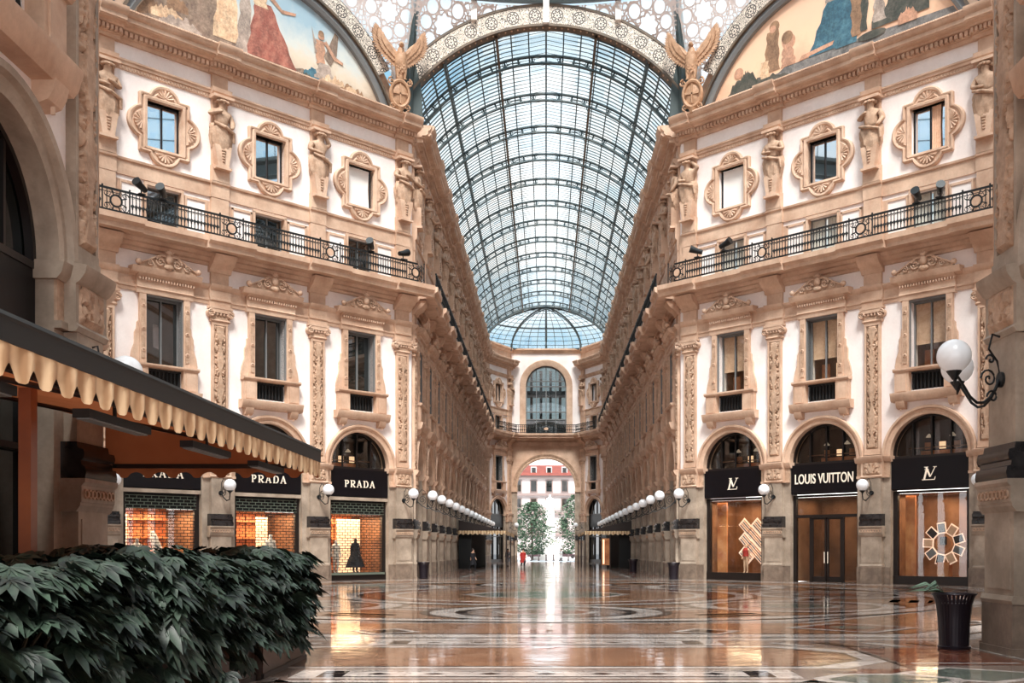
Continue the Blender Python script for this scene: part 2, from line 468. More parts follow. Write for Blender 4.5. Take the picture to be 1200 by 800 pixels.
NL = Seg((-C1, 18 - 2 * PE - NN * BA), 90, BA, NN)
NR = Seg((C1, 18), -90, BA, NN)
QL = Seg((-C1, 18), 135, B, 3)
QR = Seg((C2, 31.1), 225, B, 3)
SN = 3
S1 = Seg((-C2 - 2 * PE - SN * BA, 46.9), 0, BA, SN)
S2 = Seg((-C2, 31.1), 180, BA, SN)
S3 = Seg((C2, 46.9), 0, BA, SN)
S4 = Seg((C2 + 2 * PE + SN * BA, 31.1), 180, BA, SN)
ORD = ['first', 'second', 'third', 'fourth', 'fifth', 'sixth', 'seventh', 'eighth', 'ninth', 'tenth', 'eleventh', 'twelfth', 'thirteenth', 'fourteenth']

# ------------------------------------------------------------ one bay of wall (local: x along, -y towards the viewer)
HX = B / 2
def cornice_top(mb, x0, x1, dy=0.):
    d = -dy; q = .013 if dy else 0
    mb.ext([(0.05, 25.45 - q), (d - .12, 25.45 - q), (d - .16, 25.6 - q), (d - .3, 25.62 - q), (d - .3, 25.86 - q), (d - .58, 25.88 - q), (d - .62, 25.97 - q), (d - .9, 25.99 - q), (d - .94, 26.05 - q), (d - .99, 26.05 - q),
            (d - 1.0, 26.24 - q), (d - 1.06, 26.26 + q), (d - 1.14, 26.34 + q), (d - 1.2, 26.48 + q), (d - 1.2, 26.56 + q), (.05, 26.6 + q)], x0, x1, 'stone')
def slab(mb, x0, x1, dy=0.):
    d = -dy
    mb.ext([(0.05, 15.85), (-.12, 15.85), (-.14, 15.98), (-.26, 16.04), (-.3, 16.2), (-.44, 16.24), (-.5, 16.4), (d - 1.06, 16.44), (d - 1.08, 16.38), (d - 1.18, 16.38), (d - 1.2, 16.56),
            (d - 1.3, 16.66), (d - 1.38, 16.7), (d - 1.4, 16.95), (0.05, 17.0)], x0, x1, 'stone')
def wall_bay():
    w = MB(); T = .7
    for x0, x1 in ((0, HX - 1.95), (HX + 1.95, B)):
        w.box(x0, x1, 0, T, 0, 6.3, 'pale')
        w.box(x0, x1, -.1, 0, 0, .85, 'base')
        w.box(x0, x1, -.12, 0, 5.3, 5.42, 'stone'); w.box(x0, x1, -.05, 0, 5.42, 6.1, 'relief')
        w.ext([(0.7, 6.08), (-.08, 6.08), (-.16, 6.18), (-.2, 6.36), (0.7, 6.4)], x0 - (0 if x0 == 0 else .08), x1 + (.08 if x0 == 0 else 0), 'stone')
    # spandrels of the arch
    r, zc, n, top = 1.95, 6.35, 24, 8.45
    pts = [(HX + r * math.cos(PI * i / n), zc + r * math.sin(PI * i / n)) for i in range(n + 1)]
    for (xa, za), (xb, zb) in zip(pts[:-1], pts[1:]):
        w.add([(xa, 0, za), (xb, 0, zb), (xb, 0, top), (xa, 0, top)], [(0, 1, 2, 3)], 'stucco')
        w.add([(xa, 0, za), (xa, T, za), (xb, T, zb), (xb, 0, zb)], [(0, 1, 2, 3)], 'stone')
    w.add([(0, 0, 6.3), (HX - r, 0, 6.3), (HX - r, 0, top), (0, 0, top)], [(0, 1, 2, 3)], 'stucco')
    w.add([(HX + r, 0, 6.3), (B, 0, 6.3), (B, 0, top), (HX + r, 0, top)], [(0, 1, 2, 3)], 'stucco')
    # archivolt with keystone
    w.ringp(HX, zc, [(1.93, .1), (1.93, -.1), (2.03, -.14), (2.07, -.08), (2.18, -.12), (2.22, -.22), (2.32, -.24), (2.36, -.12), (2.36, .02)], 0, PI, 36, 'stone')
    w.box(0, B, 0, T, top, 9.5, 'stucco')
    for x0, x1 in ((0, HX - .875), (HX + .875, B)): w.box(x0, x1, 0, T, 9.5, 13.8, 'stucco')
    w.box(0, B, 0, T, 13.8, 17.0, 'stucco')
    w.ext([(.02, 13.95), (-.06, 13.95), (-.08, 14.12), (-.12, 14.14), (-.12, 14.24), (-.06, 14.26), (-.06, 14.66), (-.1, 14.7), (-.2, 14.82), (-.22, 14.92), (.02, 14.96)], 0, B, 'stone')
    slab(w, 0, B)
    # mezzanine
    for x0, x1 in ((0, 1.99), (3.69, B)): w.box(x0, x1, 0, T, 17, 19.1, 'stone')
    for x0 in (.78, 3.98):
        w.box(x0, x0 + .95, -.03, 0, 17.1, 18.95, 'stucco')
        for q in (x0 - .09, x0 + .95): w.box(q, q + .09, -.08, 0, 17.0, 19.04, 'stone')
        w.box(x0 - .09, x0 + 1.04, -.08, 0, 18.95, 19.06, 'stone')
    for q in (1.86, 3.69): w.box(q, q + .13, -.1, 0, 17.0, 19.14, 'stone')
    w.box(1.86, 3.82, -.1, 0, 19.1, 19.24, 'stone')
    w.box(0, B, 0, T, 19.1, 20.95, 'stucco')
    w.ext([(.02, 19.3), (-.08, 19.3), (-.08, 19.94), (-.16, 19.98), (-.18, 20.08), (.02, 20.12)], 0, B, 'stone')
    for x0, x1 in ((0, 1.99), (3.69, B)): w.box(x0, x1, 0, T, 20.95, 23.15, 'stucco')
    w.box(0, B, 0, T, 23.15, 26.5, 'stucco')
    w.ext([(.02, 24.22), (-.05, 24.22), (-.07, 24.42), (-.14, 24.44), (-.16, 24.54), (-.22, 24.6), (-.22, 24.68), (.02, 24.72)], 0, B, 'stone')
    for i in range(38):
        x = (i + .5) * B / 38
        w.box(x - .035, x + .035, -.1, -.05, 24.26, 24.38, 'stone')
    cornice_top(w, 0, B)
    for i in range(24):
        x = (i + .5) * B / 24
        w.box(x - .075, x + .075, -.5, -.28, 25.64, 25.84, 'stone')
    for i in range(48):
        x = (i + .5) * B / 48
        w.ball((x, -1.21, 26.5), .055, 'stone', (1, .6, 1), 6, 4)
    return w.mesh('wall_bay')
BAY = wall_bay()
def end_strip():                                       # plain masonry between a corner and the first pilaster axis
    w = MB()
    w.box(0, PE, 0, .7, 0, 26.5, 'stucco'); w.box(0, PE, -.1, 0, 0, 6.3, 'pale')
    w.box(0, PE, -.06, 0, 13.95, 14.92, 'stone'); slab(w, 0, PE); w.box(0, PE, -.08, 0, 17, 20.08, 'stone')
    w.box(0, PE, -.1, 0, 24.22, 24.7, 'stone'); cornice_top(w, 0, PE)
    return w.mesh('corner_strip')
STRIP = end_strip()

def facade(name, seg):
    root = struct(empty(name, (seg.o[0], seg.o[1], 0), seg.a))
    for i in range(seg.n):
        o = obj('wall_panel', BAY, root, (PE + i * seg.b, 0, 0)); o.scale = (seg.b / B, 1, 1)
    for x in (0, seg.L - PE): obj('corner_strip', STRIP, root, (x, 0, 0))
    return root
facade('wall_octagon_left', DL); facade('wall_octagon_right', DR)
facade('wall_gallery_left', AL); facade('wall_gallery_right', AR)
facade('wall_end_left', EL); facade('wall_end_right', ER)
def recolour(me, swap, name):
    m2 = me.copy(); m2.name = name
    for i, m in enumerate(m2.materials):
        for a_, b_ in swap: 
            if m.name == M[a_].name: m2.materials[i] = M[b_]
    return m2
BAYN = recolour(BAY, (('stone', 'pale'),), 'wall_bay_grey'); STRIPN = recolour(STRIP, (('stone', 'pale'),), 'corner_strip_grey')  # near walls swap salmon stone for the greyer pale stone
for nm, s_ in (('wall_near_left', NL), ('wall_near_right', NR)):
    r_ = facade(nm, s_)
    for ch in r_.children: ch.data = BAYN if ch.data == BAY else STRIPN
facade('wall_back_left', QL); facade('wall_back_right', QR)
for nm, s_ in (('wall_side_left', S1), ('wall_side_left_back', S2), ('wall_side_right', S3), ('wall_side_right_back', S4)): facade(nm, s_)

for nm, x in (('wall_side_left_glare_block', -C2 - 2 * PE - SN * BA), ('wall_side_right_glare_block', C2 + 2 * PE + SN * BA)):  # unseen plain end walls, added to keep horizon glare off the door glass
    w = MB(); w.box(x - .3, x + .3, 30, 48, 0, 34, 'stone'); w.box(x - .4, x + .4, 31, 47, 16.2, 16.9, 'stone'); struct(w.build(nm))

# ------------------------------------------------------------ far end wall: great arch below, tall arched window above
def end_wall():
    w = MB(); hw = -EX
    def arch_wall(z0, z1, r, zc, m, T=1.2):
        n = 28
        w.box(-hw - .05, -r, 0, T, z0, zc, m); w.box(r, hw + .05, 0, T, z0, zc, m)
        pts = [(r * math.cos(PI * i / n), zc + r * math.sin(PI * i / n)) for i in range(n + 1)]
        for (xa, za), (xb, zb) in zip(pts[:-1], pts[1:]):
            w.add([(xa, 0, za), (xb, 0, zb), (xb, 0, z1), (xa, 0, z1)], [(0, 1, 2, 3)], m)
            w.add([(xa, T, za), (xb, T, zb), (xb, T, z1), (xa, T, z1)], [(0, 1, 2, 3)], m)
            w.add([(xa, 0, za), (xa, T, za), (xb, T, zb), (xb, 0, zb)], [(0, 1, 2, 3)], 'stone')
        for a, b_ in ((-hw - .05, -r), (r, hw + .05)): w.box(a, b_, 0, T, zc, z1, m)
    arch_wall(0, 15.9, 3.85, 9.9, 'stone')
    w.ringp(0, 9.9, [(3.83, .1), (3.83, -.1), (4.0, -.14), (4.1, -.1), (4.3, -.2), (4.45, -.24), (4.48, .02)], 0, PI, 40, 'relief')
    for s_ in (-1, 1):
        w.box(s_ * 3.8, s_ * 4.6, -.25, 0, 9.3, 9.9, 'stone'); w.box(s_ * 3.8, s_ * 4.6, -.2, 0, 0, .9, 'base')
        w.box(s_ * 3.85, s_ * 4.6, -.18, 0, 2.9, 3.5, 'black'); w.box(s_ * 3.85, s_ * 4.55, -.12, 0, .9, 9.3, 'pale')
    w.box(-hw, hw, -.3, 0, 15.4, 15.9, 'stone')
    slab(w, -hw - .4, hw + .4, .2)
    arch_wall(15.9, 28.2, 2.7, 23.4, 'stucco')
    w.ringp(0, 23.4, [(2.68, .1), (2.68, -.12), (3.0, -.2), (3.4, -.22), (3.5, -.1), (3.5, .02)], 0, PI, 36, 'stone')
    for s_ in (-1, 1): w.box(s_ * 2.7, s_ * 3.5, -.18, 0, 17, 23.4, 'stone')
    w.ext([(.02, 27.7), (-.15, 27.7), (-.3, 28.0), (-.5, 28.1), (-.5, 28.3), (.02, 28.3)], -hw - .3, hw + .3, 'stone')
    return w
struct(end_wall().build('wall_end', None, (0, EY, 0)))
w = MB()                                              # attic over the end bays
for s_, sg in ((0, EL), (1, ER)):
    m = Matrix.Translation((sg.o[0], sg.o[1], 0)) @ Matrix.Rotation(sg.a, 4, 'Z')
    t = MB(); t.box(-.3, sg.L + .3, 0, .7, 26.5, 28.2, 'stone')
    t.ext([(.02, 27.7), (-.15, 27.7), (-.3, 28.0), (-.5, 28.1), (-.5, 28.3), (.02, 28.3)], -.3, sg.L + .1, 'stone')
    w.merge(t, m)
struct(w.build('wall_end_attic'))

# ------------------------------------------------------------ floor: one mesh of polished marble with inlays
fl = MB(); lev = [0]
def fpoly(pts, m, z): fl.add([(x, y, z) for x, y in pts], [tuple(range(len(pts)))], m)
def frect(x0, x1, y0, y1, m, z): fpoly([(x0, y0), (x1, y0), (x1, y1), (x0, y1)], m, z)
def fring(cx, cy, r0, r1, m, z, n=48, a0=0., a1=2 * PI):
    for i in range(n):
        a, b_ = a0 + (a1 - a0) * i / n, a0 + (a1 - a0) * (i + 1) / n
        fpoly([(cx + r0 * math.cos(a), cy + r0 * math.sin(a)), (cx + r1 * math.cos(a), cy + r1 * math.sin(a)),
               (cx + r1 * math.cos(b_), cy + r1 * math.sin(b_)), (cx + r0 * math.cos(b_), cy + r0 * math.sin(b_))], m, z)
def fdisc(cx, cy, r, m, z, n=40, sx=1, rot=0): fpoly([(cx + sx * r * math.cos(rot + 2 * PI * i / n), cy + r * math.sin(rot + 2 * PI * i / n)) for i in range(n)], m, z)
e = .0015
fpoly([(-60, -12), (60, -12), (60, 138), (-60, 138)], 'fl_grey', 0)
def cut(x0, x1, y0, y1, c, m, z): fpoly([(x0 + c, y0), (x1 - c, y0), (x1, y0 + c), (x1, y1 - c), (x1 - c, y1), (x0 + c, y1), (x0, y1 - c), (x0, y0 + c)], m, z)
def band(y0, y1, hw):
    frect(-hw - .35, hw + .35, y0 - .12, y1 + .12, 'fl_white', e)
    frect(-hw, hw, y0, y1, 'fl_dark', 2 * e)
    frect(-hw + .35, hw - .35, y0 + .09, y1 - .09, 'fl_white', 3 * e)
    n = int(hw * 2 / .85)
    for i in range(n):
        x = -hw + .8 + (2 * hw - 1.6) * i / (n - 1); ym = (y0 + y1) / 2
        fpoly([(x - .16, ym), (x, ym - .12), (x + .16, ym), (x, ym + .12)], 'fl_dark', 4 * e)
def arm_panel(y0, y1, hw=3.2):
    cut(-5.3, 5.3, y0, y1, .9, 'fl_white', e)
    cut(-5.0, 5.0, y0 + .22, y1 - .22, .95, 'fl_dark', 1.6 * e)
    cut(-4.9, 4.9, y0 + .3, y1 - .3, 1.0, 'fl_tan', 2.2 * e)
    for s_ in (-1, 1): frect(s_ * 5.32, s_ * 5.4, y0 - 1.3, y1, 'fl_dark', 2 * e); frect(s_ * 7.5, s_ * 7.6, y0 - 1.4, y1, 'fl_white', 2 * e)
    for s_ in (-1, 1):
        X = [s_ * v for v in (4.7, 5.9, 7.3)]
        ym = y0 - .75
        fpoly([(X[0], ym), (X[1], ym - .95), (X[2], ym), (X[1], ym + .95)], 'fl_white', e * 1.5)
        fpoly([(X[0] + s_ * .25, ym), (X[1], ym - .75), (X[2] - s_ * .25, ym), (X[1], ym + .75)], 'fl_green', e * 2.5)
        fpoly([(s_ * 5.45, y0 + .4), (s_ * 7.4, y0 + .4), (s_ * 7.4, y1 - .4), (s_ * 5.45, y1 - .4)], 'fl_red', e)
        fpoly([(s_ * 5.6, y0 + .6), (s_ * 7.25, y0 + .6), (s_ * 7.25, y0 + .75), (s_ * 5.6, y0 + .75)], 'fl_white', 2 * e)
        fpoly([(s_ * 3.3, y0 - 1.6), (s_ * 4.5, y0 - 1.6), (s_ * 5.2, y0 - .1), (s_ * 4.6, y0 - .1)], 'fl_red', e)
ys = 15.0
for i in range(-5, 1):
    y = ys + i * 4.75
    arm_panel(y, y + 3.4); band(y - 1.05, y - .3, 3.15)
band(18.7, 19.5, 2.9)
for i in range(14):
    y = 63.0 + i * 5.25
    arm_panel(y, y + 3.7); band(y - 1.15, y - .35, 3.15)
# octagon
CY = 39.0
def octo(r, m, z, rot=PI / 8): fpoly([(r * math.cos(rot + PI / 4 * i), CY + r * math.sin(rot + PI / 4 * i)) for i in range(8)], m, z)
for r_, m_, q in ((21.0, 'fl_white', 1), (20.5, 'fl_dark', 2), (20.3, 'fl_white', 3), (19.5, 'fl_dark', 4), (19.35, 'fl_tan', 5), (16.2, 'fl_white', 6), (15.9, 'fl_dark', 7), (15.7, 'fl_white', 8), (15.0, 'fl_tan', 9)):
    octo(r_, m_, q * e * .8)
z0 = 9 * e * .8
for i in range(8):
    a = PI / 4 * i
    cx, cy = 17.7 * math.cos(a + PI / 8), CY + 17.7 * math.sin(a + PI / 8)
    fdisc(cx, cy, 1.5, 'fl_white', z0 + e, 4, 1, a); fdisc(cx, cy, 1.2, 'fl_red', z0 + 2 * e, 4, 1, a); fdisc(cx, cy, .5, 'fl_green', z0 + 3 * e, 20)
    cx, cy = 10.8 * math.cos(a), CY + 10.8 * math.sin(a)
    fring(cx, cy, 2.5, 3.2, 'fl_white', z0 + 2 * e); fring(cx, cy, 2.2, 2.5, 'fl_dark', z0 + 2 * e); fring(cx, cy, 3.2, 3.45, 'fl_dark', z0 + 2 * e); fdisc(cx, cy, 2.45, 'fl_grey', z0 + e)
    fdisc(cx, cy, 1.5, 'fl_white', z0 + 3 * e, 8); fdisc(cx, cy, 1.2, 'fl_green' if i % 2 else 'fl_red', z0 + 4 * e, 8)
    for q in (-.35, 0, .35):                                        # short striped bars between the medallions
        b_ = a + PI / 8
        for rr in (12.6, 13.2, 13.8):
            p = [(rr - .15, -.9), (rr + .15, -.9), (rr + .15, .9), (rr - .15, .9)]
            fpoly([(u * math.cos(b_) - v * math.sin(b_), CY + u * math.sin(b_) + v * math.cos(b_)) for u, v in p], 'fl_dark' if rr != 13.2 else 'fl_white', z0 + e)
for r0_, r1_, m_ in ((14.0, 14.6, 'fl_white'), (13.8, 14.0, 'fl_dark'), (14.6, 14.8, 'fl_dark'), (7.1, 7.7, 'fl_white'), (6.8, 7.1, 'fl_dark'), (7.7, 7.9, 'fl_dark'), (6.0, 6.8, 'fl_red'), (5.6, 6.0, 'fl_white')):
    fring(0, CY, r0_, r1_, m_, z0 + 5 * e, 72)
for i in range(8):
    b_ = PI / 4 * i + PI / 8
    for rr, h_, m_ in ((9.4, 1.5, 'fl_white'), (9.9, 1.5, 'fl_dark'), (10.4, 1.5, 'fl_white'), (11.6, 1.7, 'fl_red')):
        p = [(rr - .16, -h_), (rr + .16, -h_), (rr + .16, h_), (rr - .16, h_)]
        fpoly([(u * math.cos(b_) - v * math.sin(b_), CY + u * math.sin(b_) + v * math.cos(b_)) for u, v in p], m_, z0 + e)
    for sg_ in (-1, 1):
        a_ = b_ + sg_ * .2
        fdisc(17.7 * math.cos(a_), CY + 17.7 * math.sin(a_), .8, 'fl_white', z0 + e, 4, 1, a_ ); fdisc(17.7 * math.cos(a_), CY + 17.7 * math.sin(a_), .55, 'fl_dark', z0 + 2 * e, 4, 1, a_)
fdisc(0, CY, 5.6, 'fl_tan', z0 + 5 * e, 60); fdisc(0, CY, 3.2, 'fl_white', z0 + 6 * e, 8); fdisc(0, CY, 2.8, 'fl_green', z0 + 7 * e, 8)
# side motifs near the camera
for s_ in (-1, 1):
    cut(min(s_ * 3.6, s_ * 5.6), max(s_ * 3.6, s_ * 5.6), 13.05, 14.35, .5, 'fl_white', 3 * e); cut(min(s_ * 3.8, s_ * 5.4), max(s_ * 3.8, s_ * 5.4), 13.2, 14.2, .42, 'fl_green', 4 * e)
    for j in range(4):
        x = 4.1 + j * .85
        fpoly([(s_ * x, 19.1), (s_ * (x + .35), 19.1), (s_ * (x + .75), 18.3), (s_ * (x + .4), 18.3)], 'fl_dark' if j % 2 else 'fl_white', 3 * e)
struct(fl.build('floor', smooth=False))
g = MB(); g.box(-160, 160, 138, 330, -.3, -.004, 'paving'); struct(g.build('floor_piazza'))

# ------------------------------------------------------------ carved relief sheet (height field), reused on every pilaster
def relief(name, wd, h, nx, nz, seed, depth=.1, sym=True, y=0.):
    w = MB(); vs_ = []
    for j in range(nz + 1):
        for i in range(nx + 1):
            x = -wd / 2 + wd * i / nx; z = h * j / nz
            ax = abs(x) if sym else x
            def ss(a_, b_, v_): v_ = min(1, max(0, (v_ - a_) / (b_ - a_))); return v_ * v_ * (3 - 2 * v_)
            wv_ = noise.noise(Vector((ax * 3, z * 1.4, seed)))
            f1 = math.sin(13 * ax + 2.0 * math.sin(3.1 * z + seed) + 2 * wv_) * math.sin(7.4 * z + 2.4 * math.sin(6 * ax + seed) + 1.5 * wv_)
            f2 = noise.noise(Vector((ax * 13, z * 11, seed + 4)))
            core = ss(.3, .5, math.exp(-(ax / (.07 + .07 * (1 + math.sin(z * 4.3 + seed)))) ** 2))
            hh = max(ss(.12, .34, abs(f1)) * (.7 + .3 * ss(-.3, .3, f2)), core, .8 * ss(.12, .3, f2))
            edge = min(1, (wd / 2 - abs(x)) / (.12 * wd)) * min(1, z / .1, (h - z) / .1)
            vs_.append((x, y - depth * min(1.2, hh) * max(0, edge), z))
    n = nx + 1
    w.add(vs_, [(j * n + i, j * n + i + 1, (j + 1) * n + i + 1, (j + 1) * n + i) for j in range(nz) for i in range(nx)], 'relief')
    return w.mesh(name)
RELIEF = [relief('relief_panel', .62, 6.2, 44, 400, s_, .14) for s_ in (1.3, 7.7)]
FRIEZE = relief('carved_block', .94, .66, 34, 20, 3.1, .08)
GUILLOCHE = MB()
for i in range(8):
    GUILLOCHE.ringp(-.5 + i * .143, .12, [(.05, 0), (.05, -.03), (.08, -.03), (.08, 0)], 0, 2 * PI, 12, 'relief')
GUILLOCHE = GUILLOCHE.mesh('knot_band')

def pilaster_body():
    w = MB()
    w.box(-.61, .61, -.34, 0, 0, .12, 'base'); w.box(-.58, .58, -.31, 0, .12, .84, 'base')
    w.ext([(0, .84), (-.31, .84), (-.33, .9), (-.3, .98), (0, .98)], -.6, .6, 'pale')
    w.box(-.55, .55, -.27, 0, .98, 2.36, 'pale')
    w.box(-.45, .45, -.29, -.27, 1.08, 2.24, 'pale')
    w.ext([(0, 2.36), (-.27, 2.36), (-.34, 2.46), (-.34, 2.5), (-.36, 2.52), (-.36, 2.78), (-.42, 2.84), (-.42, 2.9), (0, 2.9)], -.64, .64, 'pale')
    w.ext([(0, 2.9), (-.4, 2.9), (-.42, 3.0), (-.4, 3.1), (-.34, 3.12), (-.33, 3.2), (-.37, 3.22), (-.39, 3.3), (-.37, 3.38), (-.28, 3.4), (-.26, 3.5), (0, 3.5)], -.6, .6, 'black')
    w.box(-.49, .49, -.22, 0, 3.5, 5.3, 'pale')
    w.ext([(0, 5.3), (-.24, 5.3), (-.29, 5.38), (-.24, 5.44), (-.24, 6.08), (-.3, 6.12), (-.4, 6.26), (-.42, 6.38), (0, 6.46)], -.58, .58, 'stone')
    w.box(-.44, .44, -.2, 0, 6.46, 6.62, 'stone')
    # fluted frame round the relief
    w.box(-.38, .38, -.1, 0, 6.6, 13.05, 'relief')
    for x in (-.42, .32): w.box(x, x + .1, -.17, 0, 6.6, 13.05, 'stone')
    w.box(-.43, .43, -.175, 0, 6.6, 6.76, 'stone'); w.box(-.43, .43, -.175, 0, 12.94, 13.1, 'stone')
    w.ext([(0, 13.1), (-.2, 13.1), (-.24, 13.16), (-.2, 13.22), (0, 13.22)], -.52, .52, 'stone')
    # ionic capital
    w.box(-.5, .5, -.2, 0, 13.2, 13.55, 'relief'); w.box(-.62, .62, -.32, 0, 13.74, 13.86, 'stone')
    w.box(-.5, .5, -.3, 0, 13.55, 13.74, 'stone')
    for s_ in (-1, 1):
        w.spiral(s_ * .5, 13.5, -.3, .19, 1.9, .05, 'stone', -s_, PI / 2)
        w.ringp(s_ * .5, 13.5, [(.02, .0), (.2, .0), (.2, -.25), (.02, -.25)], 0, 2 * PI, 18, 'stone')
    for i in range(5): w.ball((-.36 + i * .18, -.24, 13.48), .07, 'stone', (1, .7, 1.2), 8, 5)
    w.ext([(0, 13.86), (-.2, 13.88), (-.2, 14.12), (-.26, 14.16), (-.26, 14.26), (-.2, 14.28), (-.2, 14.66), (-.26, 14.7), (-.36, 14.84), (-.38, 14.94), (0, 14.98)], -.56, .56, 'stone')
    w.box(-.48, .48, -.14, 0, 14.98, 15.6, 'stone')
    w.ext([(0, 15.55), (-.2, 15.55), (-.26, 15.7), (-.42, 15.84), (-.56, 15.9), (-.8, 16.2), (-.84, 16.34), (0, 16.34)], -.58, .58, 'stone')
    w.ext([(-.95, 16.37), (-1.3, 16.36), (-1.4, 16.36), (-1.42, 16.56), (-1.52, 16.66), (-1.6, 16.7), (-1.62, 16.96), (-.95, 17.01)], -1.25, 1.25, 'stone')
    w.box(-.47, .47, -.18, 0, 17, 19.3, 'stone'); w.box(-.56, .56, -.26, 0, 17, 17.35, 'stone')
    w.ext([(.02, 19.3), (-.2, 19.3), (-.2, 19.94), (-.28, 19.98), (-.3, 20.08), (.02, 20.12)], -.5, .5, 'stone')
    w.box(-.42, .42, -.13, 0, 20.11, 24.2, 'stone'); w.box(-.46, .46, -.3, 0, 20.1, 20.9, 'stone')
    w.ext([(.02, 24.22), (-.2, 24.22), (-.3, 24.4), (-.42, 24.5), (-.46, 24.7), (.02, 24.74)], -.52, .52, 'stone')
    w.box(-.42, .42, -.16, 0, 24.72, 25.46, 'stone')
    cornice_top(w, -.62, .62, .16)
    for i in range(6): w.box(-.55 + i * .2, -.43 + i * .2, -.66, -.4, 25.64, 25.84, 'stone')
    return w.mesh('pilaster')
PIL = pilaster_body()
PILN = recolour(PIL, (('stone', 'pale'),), 'pilaster_grey')  # near pilasters in the same greyer stone
pil_n = 0
def pilaster(seg, x):
    global pil_n
    pil_n += 1
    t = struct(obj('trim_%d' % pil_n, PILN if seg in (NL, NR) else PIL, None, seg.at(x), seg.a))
    obj('relief_panel', RELIEF[pil_n % 2], t, (0, -.1, 6.75))
    obj('carved_block', FRIEZE, t, (0, -.24, 5.44))
    obj('knot_band', GUILLOCHE, t, (0, -.36, 2.53))
    return t
VIS = [DL, DR, AL, AR, EL, ER]
for sg in VIS:
    for i in range(sg.n + 1): pilaster(sg, PE + i * sg.b)
for sg in (NL, NR):
    for i in range(sg.n + 1): pilaster(sg, PE + i * sg.b)
for sg in (QL, QR):
    for i in range(sg.n + 1):
        pil_n += 1; struct(obj('trim_%d' % pil_n, PIL, None, sg.at(PE + i * sg.b), sg.a))

# ------------------------------------------------------------ windows
def outline(th, a, b_, lr, k_=1.):
    """radius of a rectangle a x b (half sizes) with round lobes on its four sides"""
    c, s_ = math.cos(th), math.sin(th)
    r = min(a / max(abs(c), 1e-6), b_ / max(abs(s_), 1e-6))
    for cx, cz in ((a * .82, 0), (-a * .82, 0), (0, b_ * .84), (0, -b_ * .84)):
        d = c * cx + s_ * cz; q = lr * lr - (cx * cx + cz * cz - d * d)
        if q > 0 and d + math.sqrt(q) > 0: r = max(r, d + math.sqrt(q))
    return r * k_
def octo_surround():
    w = MB(); n = 144
    def loop(f, y): return [(f(2 * PI * i / n) * math.cos(2 * PI * i / n), y, f(2 * PI * i / n) * math.sin(2 * PI * i / n)) for i in range(n)]
    O = lambda k_: (lambda t: outline(t, 1.26, 1.42, .78, k_))
    I = lambda a, b_: (lambda t: min(a / max(abs(math.cos(t)), 1e-6), b_ / max(abs(math.sin(t)), 1e-6)))
    loops = [loop(O(1), 0), loop(O(1), -.16), loop(O(.96), -.22), loop(O(.91), -.2), loop(O(.88), -.12), loop(O(.83), -.12), loop(O(.80), -.18), loop(I(1.06, 1.3), -.16) , loop(I(1.0, 1.24), -.22), loop(I(.88, 1.13), -.2), loop(I(.85, 1.1), -.05), loop(I(.85, 1.1), .25)]
    vs_ = [p for L in loops for p in L]
    fs = [(j * n + i, j * n + (i + 1) % n, (j + 1) * n + (i + 1) % n, (j + 1) * n + i) for j in range(len(loops) - 1) for i in range(n)]
    w.add(vs_, fs, 'stone')
    for cx, cz, a0 in ((1.12, 0, -PI / 2), (-1.12, 0, PI / 2), (0, 1.32, 0), (0, -1.32, PI)):    # shell fans
        for i in range(7):
            a = a0 + PI * (i + .5) / 7
            w.tube([(cx + .08 * math.cos(a), -.18, cz + .08 * math.sin(a)), (cx + .42 * math.cos(a), -.2, cz + .42 * math.sin(a))], [.02, .055], 5, 'stone')
    return w.mesh('surround')
OCT_S = octo_surround()
def win_frame(wd, h, depth, mull=1, trans=0, m='frame', t=.06, z0=None):
    w = MB(); z0 = -h / 2 if z0 is None else z0
    for x in (-wd / 2, wd / 2 - t): w.box(x, x + t, depth, depth + .08, z0, z0 + h, m)
    for z in (z0, z0 + h - t): w.box(-wd / 2, wd / 2, depth, depth + .08, z, z + t, m)
    for i in range(mull):
        x = -wd / 2 + wd * (i + 1) / (mull + 1); w.box(x - t / 2, x + t / 2, depth - .01, depth + .07, z0, z0 + h, m)
    for i in range(trans):
        z = z0 + h * (i + 1) / (trans + 1); w.box(-wd / 2, wd / 2, depth, depth + .06, z - t / 3, z + t / 3, m)
    return w.mesh('frame')
def sheet(x0, x1, y, z0, z1, m, name='pane', tilt=0.):
    w = MB(); w.box(x0, x1, y, y + .02, z0, z1, m)
    return w.mesh(name)
OCT_F = win_frame(1.7, 2.2, .2, 1, 0, 'darkframe'); OCT_P = sheet(-.85, .85, .26, -1.1, 1.1, 'panesky')
MEZ_F = win_frame(1.7, 2.1, .25, 1, 0, 'frame'); MEZ_P = sheet(-.85, .85, .31, -1.05, 1.05, 'pane')
MEZ_G = sheet(-.85, .85, .31, -1.05, 1.05, 'paneshop')
MEZ_C = MB()
for s_ in (-1, 1):
    vs_ = []
    for i in range(11): x_ = s_ * (.06 + .078 * i); vs_ += [(x_, .38 + .03 * (i % 2), 17.0), (x_, .38 + .03 * (i % 2), 19.1)]
    MEZ_C.add(vs_, [(2 * i, 2 * i + 2, 2 * i + 3, 2 * i + 1) for i in range(10)], 'white')
MEZ_C = MEZ_C.mesh('curtain')
